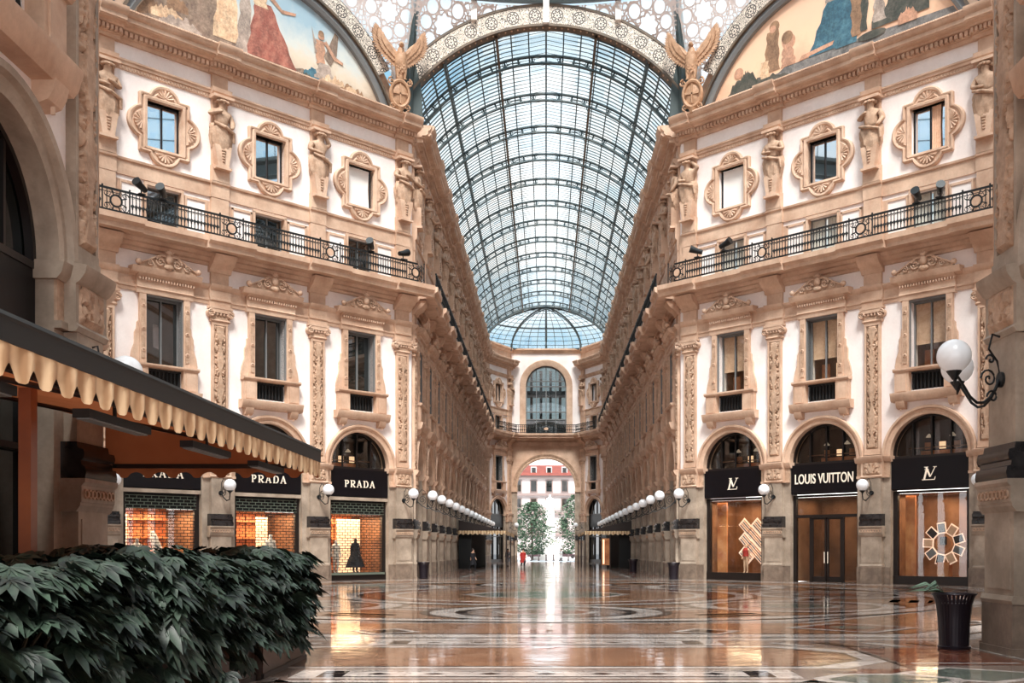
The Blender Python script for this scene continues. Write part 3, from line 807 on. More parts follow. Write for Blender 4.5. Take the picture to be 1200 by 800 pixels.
def nobile_surround():
    w = MB()
    for s_ in (-1, 1):
        a, b_ = s_ * .93, s_ * 1.25
        w.box(a, b_, -.2, 0, 10.5, 13.9, 'stone')
        w.box(s_ * 1.0, s_ * 1.18, -.23, -.2, 10.8, 13.6, 'relief')
        for z in (11.2, 12.2, 13.3): w.ringp(s_ * 1.09, z, [(.05, -.2), (.05, -.27), (.1, -.25), (.1, -.2)], 0, 2 * PI, 12, 'stone')
        # side scroll brackets
        pts = [(s_ * 1.25, 12.6), (s_ * 1.34, 12.5), (s_ * 1.36, 12.2), (s_ * 1.46, 12.0), (s_ * 1.46, 11.5), (s_ * 1.6, 11.1), (s_ * 1.66, 10.7), (s_ * 1.6, 10.5), (s_ * 1.25, 10.5)]
        w.prism(pts if s_ < 0 else pts[::-1], -.14, 0, 'stone')
        w.box(s_ * .875, s_ * 1.6, -.3, 0, 9.3, 10.42, 'stone')
        w.box(s_ * 1.0, s_ * 1.5, -.34, -.3, 9.45, 10.3, 'stone')
        w.ext([(0, 8.6), (-.1, 8.6), (-.26, 8.66), (-.34, 8.8), (-.38, 8.98), (0, 8.98)], s_ * 1.3 - .22, s_ * 1.3 + .22, 'stone')
        w.box(s_ * 1.28, s_ * 1.32, -.26, -.2, 8.5, 8.62, 'stone')
    w.ext([(0, 10.4), (-.36, 10.4), (-.42, 10.48), (-.42, 10.56), (-.1, 10.6), (0.2, 10.6), (.2, 10.4)], -1.66, 1.66, 'stone')
    w.ext([(0, 8.95), (-.34, 8.95), (-.42, 9.05), (-.46, 9.2), (-.5, 9.3), (-.5, 9.38), (.2, 9.4), (.2, 8.95)], -1.76, 1.76, 'stone')
    for x0, x1 in ((-.95, -.875), (.875, .95)): w.box(x0, x1, -.12, .3, 10.6, 13.86, 'frame')
    w.box(-.95, .95, -.12, .3, 13.78, 13.88, 'frame')
    w.ext([(0, 13.88), (-.22, 13.88), (-.24, 14.1), (-.3, 14.14), (-.24, 14.2), (-.22, 14.62), (-.3, 14.66), (-.46, 14.8), (-.5, 14.96), (-.54, 15.04), (0, 15.1)], -1.4, 1.4, 'stone')
    w.ext([(0, 14.7), (-.46, 14.78), (-.54, 14.92), (-.58, 15.06), (0, 15.1)], -1.72, 1.72, 'stone')
    for i in range(20): w.box(-1.33 + i * .14, -1.26 + i * .14, -.36, -.2, 14.5, 14.62, 'stone')
    return w.mesh('surround')
NOB_S = nobile_surround()
def crest():
    w = MB()
    for s_ in (-1, 1):
        # swan-neck silhouette
        top = [(0, .55), (.18, .6), (.4, .62), (.62, .52), (.85, .36), (1.1, .22), (1.38, .14), (1.45, 0), (0, 0)]
        p = [(s_ * x, z) for x, z in top]
        w.prism(p if s_ > 0 else p[::-1], -.24, -.06, 'relief')
        w.spiral(s_ * .42, .34, -.3, .24, 1.8, .06, 'stone', -s_, PI * .5)
        w.spiral(s_ * .92, .2, -.3, .15, 1.5, .045, 'stone', s_, PI * .5)
        w.tube([(s_ * .1, -.3, .62), (s_ * .35, -.32, .66), (s_ * .65, -.32, .52), (s_ * .95, -.3, .34), (s_ * 1.25, -.28, .2), (s_ * 1.42, -.26, .12)], .045, 6, 'stone')
        w.ball((s_ * 1.48, -.3, .16), .14, 'stone')
    w.ball((0, -.3, .5), .2, 'stone', (.9, .7, 1.2)); w.ball((0, -.32, .8), .12, 'stone', (1.2, .8, .9))
    for i in range(5):
        a = PI * (.15 + .175 * i); w.tube([(0, -.3, .72), (.26 * math.cos(a), -.34, .72 + .26 * math.sin(a))], [.05, .02], 5, 'stone')
    w.ball((0, -.3, .12), .16, 'relief', (1.6, .8, .9))
    return w.mesh('crest_ornament')
CREST = crest()
NOB_F = win_frame(1.75, 3.2, .3, 1, 0, 'frame', .07, 10.6); NOB_P = sheet(-.875, .875, .37, 10.6, 13.8, 'pane')
def balus():
    w = MB(); w.box(-.875, .875, .12, .18, 9.4, 10.4, 'darkroom')
    for i in range(9):
        w.lathe([(.02, 0), (.05, .1), (.07, .3), (.03, .6), (.05, .9), (.03, .98)], -.76 + i * .19, .04, 8, 'iron', 9.41)
    w.box(-.875, .875, 0, .08, 10.3, 10.38, 'iron')
    return w.mesh('iron_parapet')
BALUS = balus()
def blind_mesh(z0):
    w = MB(); n = int((13.8 - z0) / .12); 
    for s_ in (-1, 1):
        x0, x1 = (-.82, -.04) if s_ < 0 else (.04, .82)
        vs_ = []
        for i in range(n + 1):
            z = z0 + (13.8 - z0) * i / n; y = .42 + (.03 if i % 2 else 0) + .03 * math.sin(z * 2.2)
            vs_ += [(x0, y, z), (x1, y, z)]
        w.add(vs_, [(2 * i, 2 * i + 1, 2 * i + 3, 2 * i + 2) for i in range(n)], 'blind')
    return w.mesh('blind')
BLIND = blind_mesh(11.75)
NOB_G = sheet(-.875, .875, .36, 10.6, 13.8, 'paneshop')
def room_box(z0, z1, wd, d0, d1, m):
    w = MB()
    x0, x1 = -wd / 2, wd / 2
    w.add([(x0, d0, z0), (x1, d0, z0), (x1, d1, z0), (x0, d1, z0), (x0, d0, z1), (x1, d0, z1), (x1, d1, z1), (x0, d1, z1)],
          [(0, 1, 2, 3), (7, 6, 5, 4), (1, 5, 6, 2), (2, 6, 7, 3), (3, 7, 4, 0)], m)
    return w
NOB_R = room_box(10.5, 13.9, 1.8, .45, 2.0, 'room').mesh('room_behind')
PARAL = MB(); PARAL.box(-.75, -.3, 1.2, 1.3, 10.8, 11.6, 'wood'); PARAL.box(.1, .6, 1.2, 1.3, 10.7, 11.6, 'glowbrick'); PARAL = PARAL.mesh('lit_shelf')
win_n = 0
def nextwin(seg, x, sxs=1.):
    global win_n
    win_n += 1
    r = struct(empty('window_%d' % win_n, seg.at(x), seg.a))
    return r
for sg in VIS + [NL, NR]:
    for i in range(sg.n):
        if sg in (NL, NR):
            near = (NL.n - 1 - i) if sg is NL else i
            if near > 1: continue
        x = PE + (i + .5) * sg.b
        r = nextwin(sg, x)                                       # pedimented window
        obj('surround', NOB_S, r); obj('crest_ornament', CREST, r, (0, -.28, 15.08)); obj('parapet', BALUS, r)
        obj('frame', NOB_F, r)
        if sg is DR:
            obj('pane', NOB_G, r); obj('room_behind', NOB_R, r); obj('blind', BLIND, r); obj('lit_shelf', PARAL, r)
        else: obj('pane', NOB_P, r)
        r = nextwin(sg, x)                                       # small shell-framed window
        tl_ = R(rnd.uniform(-1.2, 1.2))
        obj('surround', OCT_S, r, (0, 0, 22.05)); obj('frame', OCT_F, r, (0, 0, 22.05)); obj('pane', OCT_P, r, (0, 0, 22.05))
        r = nextwin(sg, x)                                       # mezzanine window
        obj('frame', MEZ_F, r, (0, 0, 18.05)); obj('pane', MEZ_P, r, (0, 0, 18.05)) if sg is not DR else obj('pane', MEZ_G, r, (0, 0, 18.05))
        if sg is DR: obj('curtain', MEZ_C, r)
# half-drawn curtains in two of the small windows
def curtain(seg, i, x0, x1, m='white'):
    w = MB(); n = 12; vs_ = []
    for k_ in range(n + 1):
        x = x0 + (x1 - x0) * k_ / n; y = .17 + .03 * (k_ % 2)
        vs_ += [(x, y, 21.0), (x * .94 + x0 * .06, y, 22.1), (x, y, 23.12)]
    w.add(vs_, [(3 * k_ + j, 3 * k_ + 3 + j, 3 * k_ + 4 + j, 3 * k_ + 1 + j) for k_ in range(n) for j in range(2)], m)
    return w.build('curtain', None, seg.at(PE + (i + .5) * seg.b), seg.a)
tag(curtain(DR, 0, -.7, .7, 'white'), 'white curtain drawn across the shell-framed window nearest the far gallery, right side', 'curtain')
tag(curtain(DR, 2, .1, .55, 'blind'), 'gathered beige curtain in the topmost right shell-framed window', 'curtain')
tag(curtain(DL, 2, -.7, .7, 'white'), 'white curtain drawn across the shell-framed window nearest the far gallery, left side', 'curtain')

# end wall big window
w = MB()
r_ = struct(empty('window_%d' % (win_n + 1), (0, EY, 0))); win_n += 1
for x in (-2.66, -1.35, -.05, 1.25, 2.56): w.box(x, x + .1, .3, .42, 17.0, 26.0 if abs(x + .05) < .1 else (25.7 if abs(x) < 2 else 23.5), 'frame')
for z in (18.9, 19.9, 23.3, 24.0): w.box(-2.7, 2.7, .28, .42, z, z + .14, 'frame')
w.ringp(0, 23.4, [(2.5, .3), (2.5, .42), (2.72, .42), (2.72, .3)], 0, PI, 24, 'frame')
w.build('frame', r_)
w = MB(); w.box(-2.7, 2.7, .5, .54, 17.0, 19.0, 'pane'); w.prism([(-2.7, 19.0), (2.7, 19.0)] + [(2.7 * math.cos(PI * i / 16), 23.4 + 2.7 * math.sin(PI * i / 16)) for i in range(17)], .5, .54, 'outpane')  if False else None
M['outpane'] = glass('half_mirror_pane', (188, 192, 190), .1, .02)
w.prism([(2.7 * math.cos(PI * i / 16), 23.4 + 2.7 * math.sin(PI * i / 16)) for i in range(17)] + [(-2.7, 19.0), (2.7, 19.0)], .5, .54, 'outpane')
w.build('pane', r_)
w = MB()
for z in (19.0, 22.9): w.box(-2.7, 2.7, 1.2, 4, z - .5, z, 'outgrey')
for x in (-2.0, -.7, .6, 1.9): w.box(x - .18, x + .18, 3.6, 3.9, 17, 26, 'outgrey')
w.build('gallery_bridge', r_)

# arched shop transoms; plain dark shopfronts in the long gallery
def transom():
    w = MB()
    for x in (-.95, 0, .95): w.box(x - .035, x + .035, .3, .4, 6.3, 6.35 + math.sqrt(1.95 ** 2 - x * x), 'darkframe')
    w.box(-1.95, 1.95, .28, .42, 6.22, 6.34, 'darkframe')
    w.ringp(0, 6.35, [(1.85, .28), (1.85, .42), (1.97, .42), (1.97, .28)], 0, PI, 28, 'darkframe')
    return w.mesh('frame')
TR_F = transom()
def halfdisc(m, y=.44):
    w = MB(); w.prism([(1.95 * math.cos(PI * i / 24), 6.33 + 1.95 * math.sin(PI * i / 24)) for i in range(25)], y, y + .02, m); return w.mesh('pane')
TR_P, TR_G = halfdisc('pane'), halfdisc('paneshop')
def plain_front():
    w = MB()
    w.box(-1.95, 1.95, .3, .5, 4.6, 6.25, 'sign')
    for x in (-1.95, -.7, .6, 1.83): w.box(x, x + .12, .32, .45, .1, 4.6, 'darkframe')
    w.box(-1.95, 1.95, .3, .5, 0, .4, 'darkframe'); w.box(-1.95, 1.95, .3, .46, 3.3, 3.4, 'darkframe')
    return w.mesh('frame')
PL_F = plain_front(); PL_P = sheet(-1.95, 1.95, .46, .3, 4.6, 'pane')
for sg in (AL, AR, EL, ER, NL, NR):
    for i in range(sg.n):
        if sg in (NL, NR) and ((NL.n - 1 - i) if sg is NL else i) > 2: continue
        x = PE + (i + .5) * sg.b
        r = nextwin(sg, x); obj('frame', TR_F, r); obj('pane', TR_P, r)
        for ch in r.children: ch.scale = (sg.b / B, 1, 1)
        r = nextwin(sg, x); obj('frame', PL_F, r); obj('pane', PL_P, r)
        for ch in r.children: ch.scale = (sg.b / B, 1, 1)

# ------------------------------------------------------------ shops on the two diagonal walls
def text_obj(name, body, size, parent, loc, m, ext=.02, bold=.0, sp=1.0):
    c = bpy.data.curves.new(name, 'FONT'); c.body = body; c.size = size; c.extrude = ext; c.offset = bold
    c.align_x = 'CENTER'; c.align_y = 'CENTER'; c.space_character = sp
    c.materials.append(M[m])
    tmp = bpy.data.objects.new(name, c); col.objects.link(tmp); dg = bpy.context.evaluated_depsgraph_get(); dg.update()
    me = bpy.data.meshes.new_from_object(tmp.evaluated_get(dg), depsgraph=dg); bpy.data.objects.remove(tmp)
    o = bpy.data.objects.new(name, me); col.objects.link(o); o.parent = parent
    o.location = loc; o.rotation_euler = (R(90), 0, 0)
    return o
def serif_letters(word, h, gap, m, x_c, y, z):
    """roman capitals with thick and thin strokes and slab feet"""
    w = MB(); T, t = h * .17, h * .07; pen = 0; parts = []
    def bar(x0, z0_, x1, z1_, wd): parts.append(('b', pen + x0, z0_, pen + x1, z1_, wd))
    wid = {'P': .68, 'R': .78, 'A': .86, 'D': .82}
    for ch in word:
        W = wid[ch] * h
        def foot(x, z_): bar(x - h * .13, z_, x + h * .13, z_, t)
        def bowl(z_lo, z_hi, xr):
            c_ = (z_lo + z_hi) / 2; ry = (z_hi - z_lo) / 2; x0 = h * .17
            pr = (x0 + (xr - x0) * .45, z_hi); bar(x0, z_hi, pr[0], z_hi, t)
            for i in range(1, 9):
                a = PI / 2 - PI * i / 8
                q = (x0 + (xr - x0) * (.45 + .5 * math.cos(a)), c_ + ry * math.sin(a))
                bar(pr[0], pr[1], q[0], q[1], T * (.5 + .5 * math.cos(a))); pr = q
            bar(pr[0], pr[1], x0, z_lo, t)
        if ch in 'PRD':
            bar(h * .17, 0, h * .17, h, T); foot(h * .17, t / 2); foot(h * .12, h - t / 2)
            if ch == 'D': bowl(t / 2, h - t / 2, W * 1.0)
            else: bowl(h * .46, h - t / 2, W * .95)
            if ch == 'R': bar(h * .38, h * .46, W * .92, 0, T); foot(W * .95, t / 2)
        else:
            bar(h * .1, 0, W * .5, h, t * 1.1); bar(W * .5, h, W * .9, 0, T); bar(h * .24, h * .34, W * .75, h * .34, t)
            foot(h * .1, t / 2); foot(W * .9, t / 2)
        pen += W + gap
    tot = pen - gap
    for _, x0, z0_, x1, z1_, wd in parts:
        d = Vector((x1 - x0, z1_ - z0_)); L = d.length
        if L < 1e-6: continue
        d /= L; nx, nz = -d.y * wd / 2, d.x * wd / 2; ex, ez = d.x * t * .2, d.y * t * .2
        X = x_c - tot / 2
        w.prism([(X + x0 + nx - ex, z + z0_ + nz - ez), (X + x0 - nx - ex, z + z0_ - nz - ez), (X + x1 - nx + ex, z + z1_ - nz + ez), (X + x1 + nx + ex, z + z1_ + nz + ez)], y - .03, y, m)
    return w

def skin_figure(name, joints, edges, radii, mat, sub=2, root=0):
    me = bpy.data.meshes.new(name); me.from_pydata(joints, edges, [])
    o = bpy.data.objects.new(name, me); col.objects.link(o)
    sm = o.modifiers.new('Skin', 'SKIN'); sm.use_smooth_shade = True
    for i, r in enumerate(radii):
        me.skin_vertices[0].data[i].radius = (r, r) if isinstance(r, (int, float)) else r
        me.skin_vertices[0].data[i].use_root = (i == root)
    ss = o.modifiers.new('Sub', 'SUBSURF'); ss.levels = sub; ss.render_levels = sub
    dg = bpy.context.evaluated_depsgraph_get(); dg.update()
    m2 = bpy.data.meshes.new_from_object(o.evaluated_get(dg), depsgraph=dg)
    bpy.data.objects.remove(o); bpy.data.meshes.remove(me)
    m2.materials.clear(); m2.materials.append(M[mat]); m2.name = name
    for p in m2.polygons: p.use_smooth = True; p.material_index = 0
    return m2
def human(name, mat, h=1.75, pose='stand'):
    k_ = h / 1.75
    st = .16 if pose == 'walk' else 0
    J = [(0, 0, .95), (0, 0, 1.2), (0, 0, 1.42), (0, -.01, 1.52), (0, -.02, 1.64), (0, -.02, 1.72),
         (.18, 0, 1.42), (.24, .02, 1.14), (.25, -.06 - st * .6, .9), (.25, -.08 - st * .7, .82),
         (-.18, 0, 1.42), (-.24, .02, 1.14), (-.25, -.04 + st * .6, .9), (-.25, -.05 + st * .7, .82),
         (.1, 0, .88), (.1, -.03 - st, .5), (.1, .02 - st * .7, .09), (.1, -.13 - st * .7, .04),
         (-.1, 0, .88), (-.1, st * .6, .5), (-.1, st * 1.7, .09), (-.1, -.13 + st * 1.5, .04)]
    Ed = [(0, 1), (1, 2), (2, 3), (3, 4), (4, 5), (2, 6), (6, 7), (7, 8), (8, 9), (2, 10), (10, 11), (11, 12), (12, 13), (0, 14), (14, 15), (15, 16), (16, 17), (0, 18), (18, 19), (19, 20), (20, 21)]
    Rr = [.14, .125, .15, .055, .095, .07, .07, .05, .035, .03, .07, .05, .035, .03, .1, .07, .045, .035, .1, .07, .045, .035]
    return skin_figure(name, [(a * k_, b_ * k_, c * k_) for a, b_, c in J], Ed, [r * k_ for r in Rr], mat)
def coat_mesh(mat, z0=.45, z1=1.45, flare=.27):
    w = MB(); prof = [(flare, z0), (flare * .85, .8), (.19, 1.05), (.2, 1.25), (.19, 1.38), (.08, z1)]
    n = 20; vs_ = []
    for r, z in prof:
        for j in range(n):
            t = 2 * PI * j / n; rr = r * (1 + .05 * math.sin(5 * t) * (1.5 - z))
            vs_.append((rr * math.cos(t) * 1.12, rr * math.sin(t) * .8, z))
    w.add(vs_, [(i * n + j, i * n + (j + 1) % n, (i + 1) * n + (j + 1) % n, (i + 1) * n + j) for i in range(len(prof) - 1) for j in range(n)], mat)
    for s_ in (-1, 1): w.tube([(s_ * .18, 0, 1.4), (s_ * .26, .02, 1.14), (s_ * .27, -.08, .92)], [.08, .068, .055], 10, mat)
    return w.mesh('coat')
def person(loc, rotz, coat, legs, label, h=1.75, hair=True, pose='walk'):
    r = tag(empty('person', loc, rotz), label, 'person')
    obj('body', human('body', 'skin', h, pose), r)
    obj('coat', coat_mesh(coat), r)
    w = MB(); st = .16 if pose == 'walk' else 0
    for s_, a, b_ in ((1, -st, -st * .7), (-1, st * .6, st * 1.7)):
        w.tube([(s_ * .1, 0, .95), (s_ * .1, -.03 + a, .5), (s_ * .1, .02 + b_, .1)], [.125, .09, .06], 10, legs)
    w.build('trousers', r)
    w = MB()
    for s_, b_ in ((1, -st * .7), (-1, st * 1.7)): w.ball((s_ * .1, -.04 + b_, .05), .12, 'darkcloth', (.45, 1.1, .42))
    w.build('shoe', r)
    w = MB(); w.ball((0, .02, 1.68), .115, 'hair', (.95, 1.05, 1.05)); w.ball((0, .08, 1.56), .09, 'hair', (1, .6, 1.2)); w.build('hair', r)
    w = MB(); w.ball((0, -.125, 1.62), .018, 'skin', (1, 1, 1.6), 8, 6); w.build('nose', r)
    return r

SHOP_LIGHT = []
def shop(seg, i, kind):
    x = PE + (i + .5) * seg.b
    loc, a = seg.at(x), seg.a
    side = 'left' if seg is DL else 'right'
    r = nextwin(seg, x)
    obj('frame', TR_F, r); obj('pane', TR_G, r)
    rb = room_box(6.35, 8.35, 4.0, .7, 3.2, 'darkroom')
    rb.box(-1.6, 1.6, 2.6, 2.9, 6.5, 6.75, 'wood')
    rb.box(-1.6, 1.6, 1.2, 1.3, 6.75, 6.8, 'room')
    for q in range(4): rb.box(-1.3 + q * .75, -1.0 + q * .75, 2.4, 2.5, 6.8, 7.15, 'glowbrick' if (kind == 'serif' or q == 1) else 'wood')
    for q in (-.8, .4): rb.tube([(q, 1.8, 7.9), (q, 1.8, 7.5)], .01, 5, 'iron'); rb.lathe([(.03, .16), (.16, 0), (.15, -.02)], q, 1.8, 12, 'letter', 7.35)
    rb.build('upper_room', r)
    # interior room
    z0, z1 = .35, 4.5
    if kind == 'door': z0 = 0.02
    if kind == 'serif': z1 = 3.7
    rm = struct(empty('shop_interior_room', loc, a))
    rm.name = 'wall_shop_%s_%d' % (side, i + 1)
    m_in = 'room' if kind != 'door' else 'room'
    room_box(z0, z1, 4.1, .72, 3.4, m_in).build('room_shell', rm)
    ld = bpy.data.lights.new('shop_lamp', 'AREA'); ld.shape = 'RECTANGLE'; ld.size = 3.6; ld.size_y = 2.2
    ld.energy = {'serif': 400, 'display': 210, 'door': 80}[kind]; ld.color = (1, .70, .44)
    lo = bpy.data.objects.new('shop_lamp', ld); col.objects.link(lo); lo.parent = rm; lo.location = (0, 1.7, z1 - .08)
    # display or entrance frames
    if kind == 'door':
        global_d = struct(empty('door_1', loc, a))
        w = MB()
        for q in (-1.95, 1.77): w.box(q, q + .18, .3, .5, 0, 4.6, 'darkframe')
        for q in (-1.0, .88): w.box(q, q + .12, .34, .46, 0, 3.5, 'darkframe')
        w.box(-1.95, 1.95, .3, .5, 3.4, 3.56, 'darkframe'); w.box(-1.95, 1.95, .3, .5, 4.5, 4.62, 'darkframe')
        w.build('frame', global_d)
        for s_ in (-1, 1):
            w = MB(); x0, x1 = (-.88, -.02) if s_ < 0 else (.02, .88)
            for q in (x0, x1 - .1): w.box(q, q + .1, .36, .44, .02, 3.4, 'darkframe')
            w.box(x0, x1, .36, .44, .02, .3, 'darkframe'); w.box(x0, x1, .36, .44, 3.3, 3.4, 'darkframe')
            lf = w.build('leaf_frame', global_d)
            w = MB(); w.box(x0, x1, .39, .41, .3, 3.3, 'paneshop'); w.build('pane', lf)
            w = MB(); w.tube([(s_ * .1, .3, 1.0), (s_ * .1, .3, 1.6)], .02, 8, 'letter'); w.build('door_handle', lf)
        w = MB(); w.box(-1.8, -1.0, .39, .41, .05, 3.4, 'paneshop'); w.box(1.0, 1.8, .39, .41, .05, 3.4, 'paneshop'); w.box(-1.8, 1.8, .39, .41, 3.56, 4.5, 'paneshop'); w.build('pane', global_d)
    else:
        r2 = nextwin(seg, x)
        w = MB(); m_f = 'darkframe'
        for q in (-1.95, 1.72): w.box(q, q + .23, .3, .5, 0, 4.6, m_f)
        w.box(-1.95, 1.95, .26, .5, 0, .42, m_f); w.box(-1.95, 1.95, .3, .5, 4.5, 4.62, m_f)
        if kind == 'serif': w.box(-1.75, 1.75, .45, .5, 3.7, 4.5, 'darkroom')  # dark plate stands in for the unlit shop behind the grille top
        w.build('frame', r2)
        w = MB(); w.box(-1.8, 1.8, .52, .54, .4, 4.5, 'paneshop'); w.build('pane', r2)
    # fascia sign
    s = MB()
    s.ext([(.12, 4.66), (.06, 4.7), (.06, 6.2), (.3, 6.22), (.3, 4.64)], -1.93, 1.93, 'sign')
    nm = {'serif': ['black fascia sign reading PRADA partly behind the scalloped awning', 'black PRADA sign over the middle shuttered shop window on the left', 'black PRADA sign over the lit window with a dark dress'],
          'x': ['black sign with LV monogram over the diagonal-slat display', 'black fascia sign reading LOUIS VUITTON above the entrance doors', 'black sign with LV monogram above the fan-shaped display']}
    so = s.build('shop_sign', None, loc, a)
    tag(so, nm['serif' if kind == 'serif' else 'x'][i], 'sign')
    if kind == 'serif':
        serif_letters('PRADA', .38, .12, 'letter', 0, .05, 5.2).build('lettering', so)
    elif kind == 'door': text_obj('lettering', 'LOUIS VUITTON', .56, so, (0, .045, 5.42), 'letter', .015, .006, 1.02).scale = (.82, 1.3, 1)
    else:
        w = MB(); y = .05
        def st(x0, z0_, x1, z1_, wd):
            d = Vector((x1 - x0, z1_ - z0_)); d.normalize(); nx, nz = -d.y * wd / 2, d.x * wd / 2
            w.prism([(x0 + nx, z0_ + nz), (x0 - nx, z0_ - nz), (x1 - nx, z1_ - nz), (x1 + nx, z1_ + nz)], y - .03, y, 'letter')
        b_ = 5.08                                     # italic L crossed by a raised V
        st(-.12, b_ + .5, -.24, b_ + .04, .085); st(-.34, b_ + .02, .26, b_ + .02, .035); st(.26, b_, .31, b_ + .16, .03); st(-.22, b_ + .51, -.02, b_ + .51, .03)
        st(-.14, b_ + .62, .06, b_ + .16, .085); st(.3, b_ + .62, .06, b_ + .16, .035); st(-.24, b_ + .63, -.04, b_ + .63, .03); st(.2, b_ + .63, .38, b_ + .63, .03)
        w.build('monogram', so)
    # light strip under the sign
    return loc, a

for i in range(3): shop(DL, i, 'serif')
shop(DR, 0, 'display'); shop(DR, 1, 'door'); shop(DR, 2, 'display')

# roller grilles of the left shops
def grille():
    w = MB(); zt, zb = 4.4, .42; bh, bw = .15, .36; n = int((zt - zb) / bh)
    for i in range(n + 1):
        z = zb + i * bh
        w.box(-1.76, 1.76, .2, .225, z - .014, z + .014, 'iron' if z < 3.68 else 'grillegrey')
        if i < n:
            k_ = int(3.52 / bw)
            for j in range(k_ + 1):
                x = -1.76 + (j + (.5 if i % 2 else 0)) * bw
                if x < 1.76: w.box(x - .012, x + .012, .2, .225, z, z + bh, 'iron' if z < 3.6 else 'grillegrey')
    return w.mesh('grille_net')
GR = grille()
labs = ['brick-patterned roller grille of the leftmost lit shop window', 'brick-patterned roller grille of the middle lit window on the left', 'brick-patterned roller grille of the lit window beside the far gallery']
for i in range(3):
    r = tag(empty('roller_grille', DL.at(PE + (i + .5) * B), DL.a), labs[i], 'shutter', 'roller grilles')
    obj('grille_net', GR, r)
    w = MB(); w.box(-1.94, 1.94, .08, .3, 4.46, 4.64, 'pale'); w.build('roller_housing', r)
    w = MB(); w.box(-1.8, 1.8, .16, .26, .3, .42, 'grillegrey'); w.build('bottom_rail', r)
    # the dark plate behind the grille top belongs to the window frame
    # backlit screen of bricks
    w = MB(); x0 = (-1.75, .2, -.4)[i]; x1 = (-1.05, .9, 1.2)[i]
    n = 22; bw = .3; 
    for q in range(n):
        z = .4 + q * .14
        xx = x0 - (.15 if q % 2 else 0)
        while xx < x1:
            a_, b_ = max(xx, x0), min(xx + bw, x1)
            if b_ - a_ > .05: w.box(a_ + .012, b_ - .012, 1.75, 1.8, z + .01, z + .13, 'glowbrick')
            xx += bw
    o = w.build('light_screen', None, DL.at(PE + (i + .5) * B), DL.a)
    tag(o, ['narrow glowing brick screen at the left edge of the leftmost shop window', 'narrow glowing brick screen in the middle left shop window', 'wide glowing brick screen behind the dark dress'][i], 'screen')
    w = MB()
    for q in range(5):
        w.box(-1.45 + q * .62, -.9 + q * .62, 3.2, 3.3, .5, 4.0, 'wood')
    for z in (1.4, 2.3, 3.2): w.box(-1.5, 1.5, 2.8, 3.2, z, z + .05, 'wood')
    o = w.build('wall_shelving', None, DL.at(PE + (i + .5) * B), DL.a)
    tag(o, ['orange wooden shelving inside the leftmost shop', 'orange wooden shelving inside the middle left shop', 'orange wooden shelving behind the wide glowing screen'][i], 'shelving')

# mannequins and dresses
def mannequin(seg, i, dx, m, label, dress=True, sc_=1.0):
    r = tag(empty('mannequin', seg.at(PE + (i + .5) * seg.b + dx, .85, .37), seg.a), label, 'mannequin')
    r.scale = (sc_,) * 3
    obj('figure', human('figure', m, 1.75, 'stand'), r)
    if dress:
        w = MB(); n = 22; prof = [(.5, .3), (.4, .6), (.27, .9), (.17, 1.15), (.19, 1.35), (.16, 1.46)]; vs_ = []
        for q, z in prof:
            for j in range(n):
                t = 2 * PI * j / n; rr = q * (1 + .07 * math.sin(7 * t) * (1.5 - z)); vs_.append((rr * math.cos(t), rr * math.sin(t) * .7, z))
        w.add(vs_, [(a * n + j, a * n + (j + 1) % n, (a + 1) * n + (j + 1) % n, (a + 1) * n + j) for a in range(len(prof) - 1) for j in range(n)], m)
        w.build('dress', r)
    w = MB(); w.lathe([(.3, 0), (.3, .03), (.03, .04), (.03, .06)], 0, 0, 16, 'iron'); w.build('stand_base', r)
    return r
mannequin(DL, 2, .25, 'darkcloth', 'dark-dressed mannequin against the wide glowing brick screen', True, 1.15)
mannequin(DL, 2, -1.05, 'white', 'pale mannequin left of the dark-dressed one', False, 1.1)
mannequin(DL, 1, .55, 'white', 'white mannequin in the middle left shop window', True, 1.25)
mannequin(DL, 0, -.95, 'white', 'pale mannequin at the left of the leftmost shop window', False, 1.1)
w = MB()                                                      # tall white boot display
w.tube([(.65, 1.0, .4), (.6, 1.0, 1.1), (.15, 1.0, 1.7), (-.05, 1.0, 2.35), (-.12, 1.0, 2.6)], [.3, .26, .24, .18, .08], 12, 'white')
w.tube([(.65, 1.0, .5), (.3, 1.0, .62), (0, 1.0, .95), (-.1, 1.0, 1.4)], [.26, .2, .14, .06], 12, 'white')
tag(w.build('window_sculpture', None, DL.at(PE + .5 * B), DL.a), 'white curved display sculpture in the leftmost shop window', 'sculpture')

# right-hand displays
w0 = DR.at(PE + 2.5 * B)
r = tag(empty('fan_display', w0, DR.a), 'fan of framed prints around a disc in the window by the near pier', 'display')
cx, cz, y = .3, 2.0, 1.0
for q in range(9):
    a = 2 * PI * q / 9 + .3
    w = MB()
    for (aa, bb, yy, mm) in ((.5, 1.05, 0, 'glowframe'), (.56, .99, -.03, ('darkcloth', 'blind', 'greycloth')[q % 3])):
        hw = .22 if mm == 'glowframe' else .17
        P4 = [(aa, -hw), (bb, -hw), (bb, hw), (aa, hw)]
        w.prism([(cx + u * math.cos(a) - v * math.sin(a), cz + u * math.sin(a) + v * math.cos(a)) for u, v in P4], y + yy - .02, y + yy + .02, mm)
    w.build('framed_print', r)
w = MB(); w.ringp(cx, cz, [(.0, y), (.4, y), (.4, y + .05), (.0, y + .05)], 0, 2 * PI, 28, 'wood'); w.box(cx - .15, cx + .15, y - .1, y + .1, cz - .05, cz + .35, 'darkcloth'); w.build('hub_disc', r)
w = MB(); w.box(cx - .3, cx + .3, y - .1, y + .3, .36, 1.1, 'wood'); w.build('pedestal', r)
w = MB(); w.box(-1.5, -1.0, .7, .8, .4, 4.4, 'wood'); tag(w.build('display_panel', None, w0, DR.a), 'upright orange wood panel at the left of the fan display', 'panel')
w0 = DR.at(PE + .5 * B)
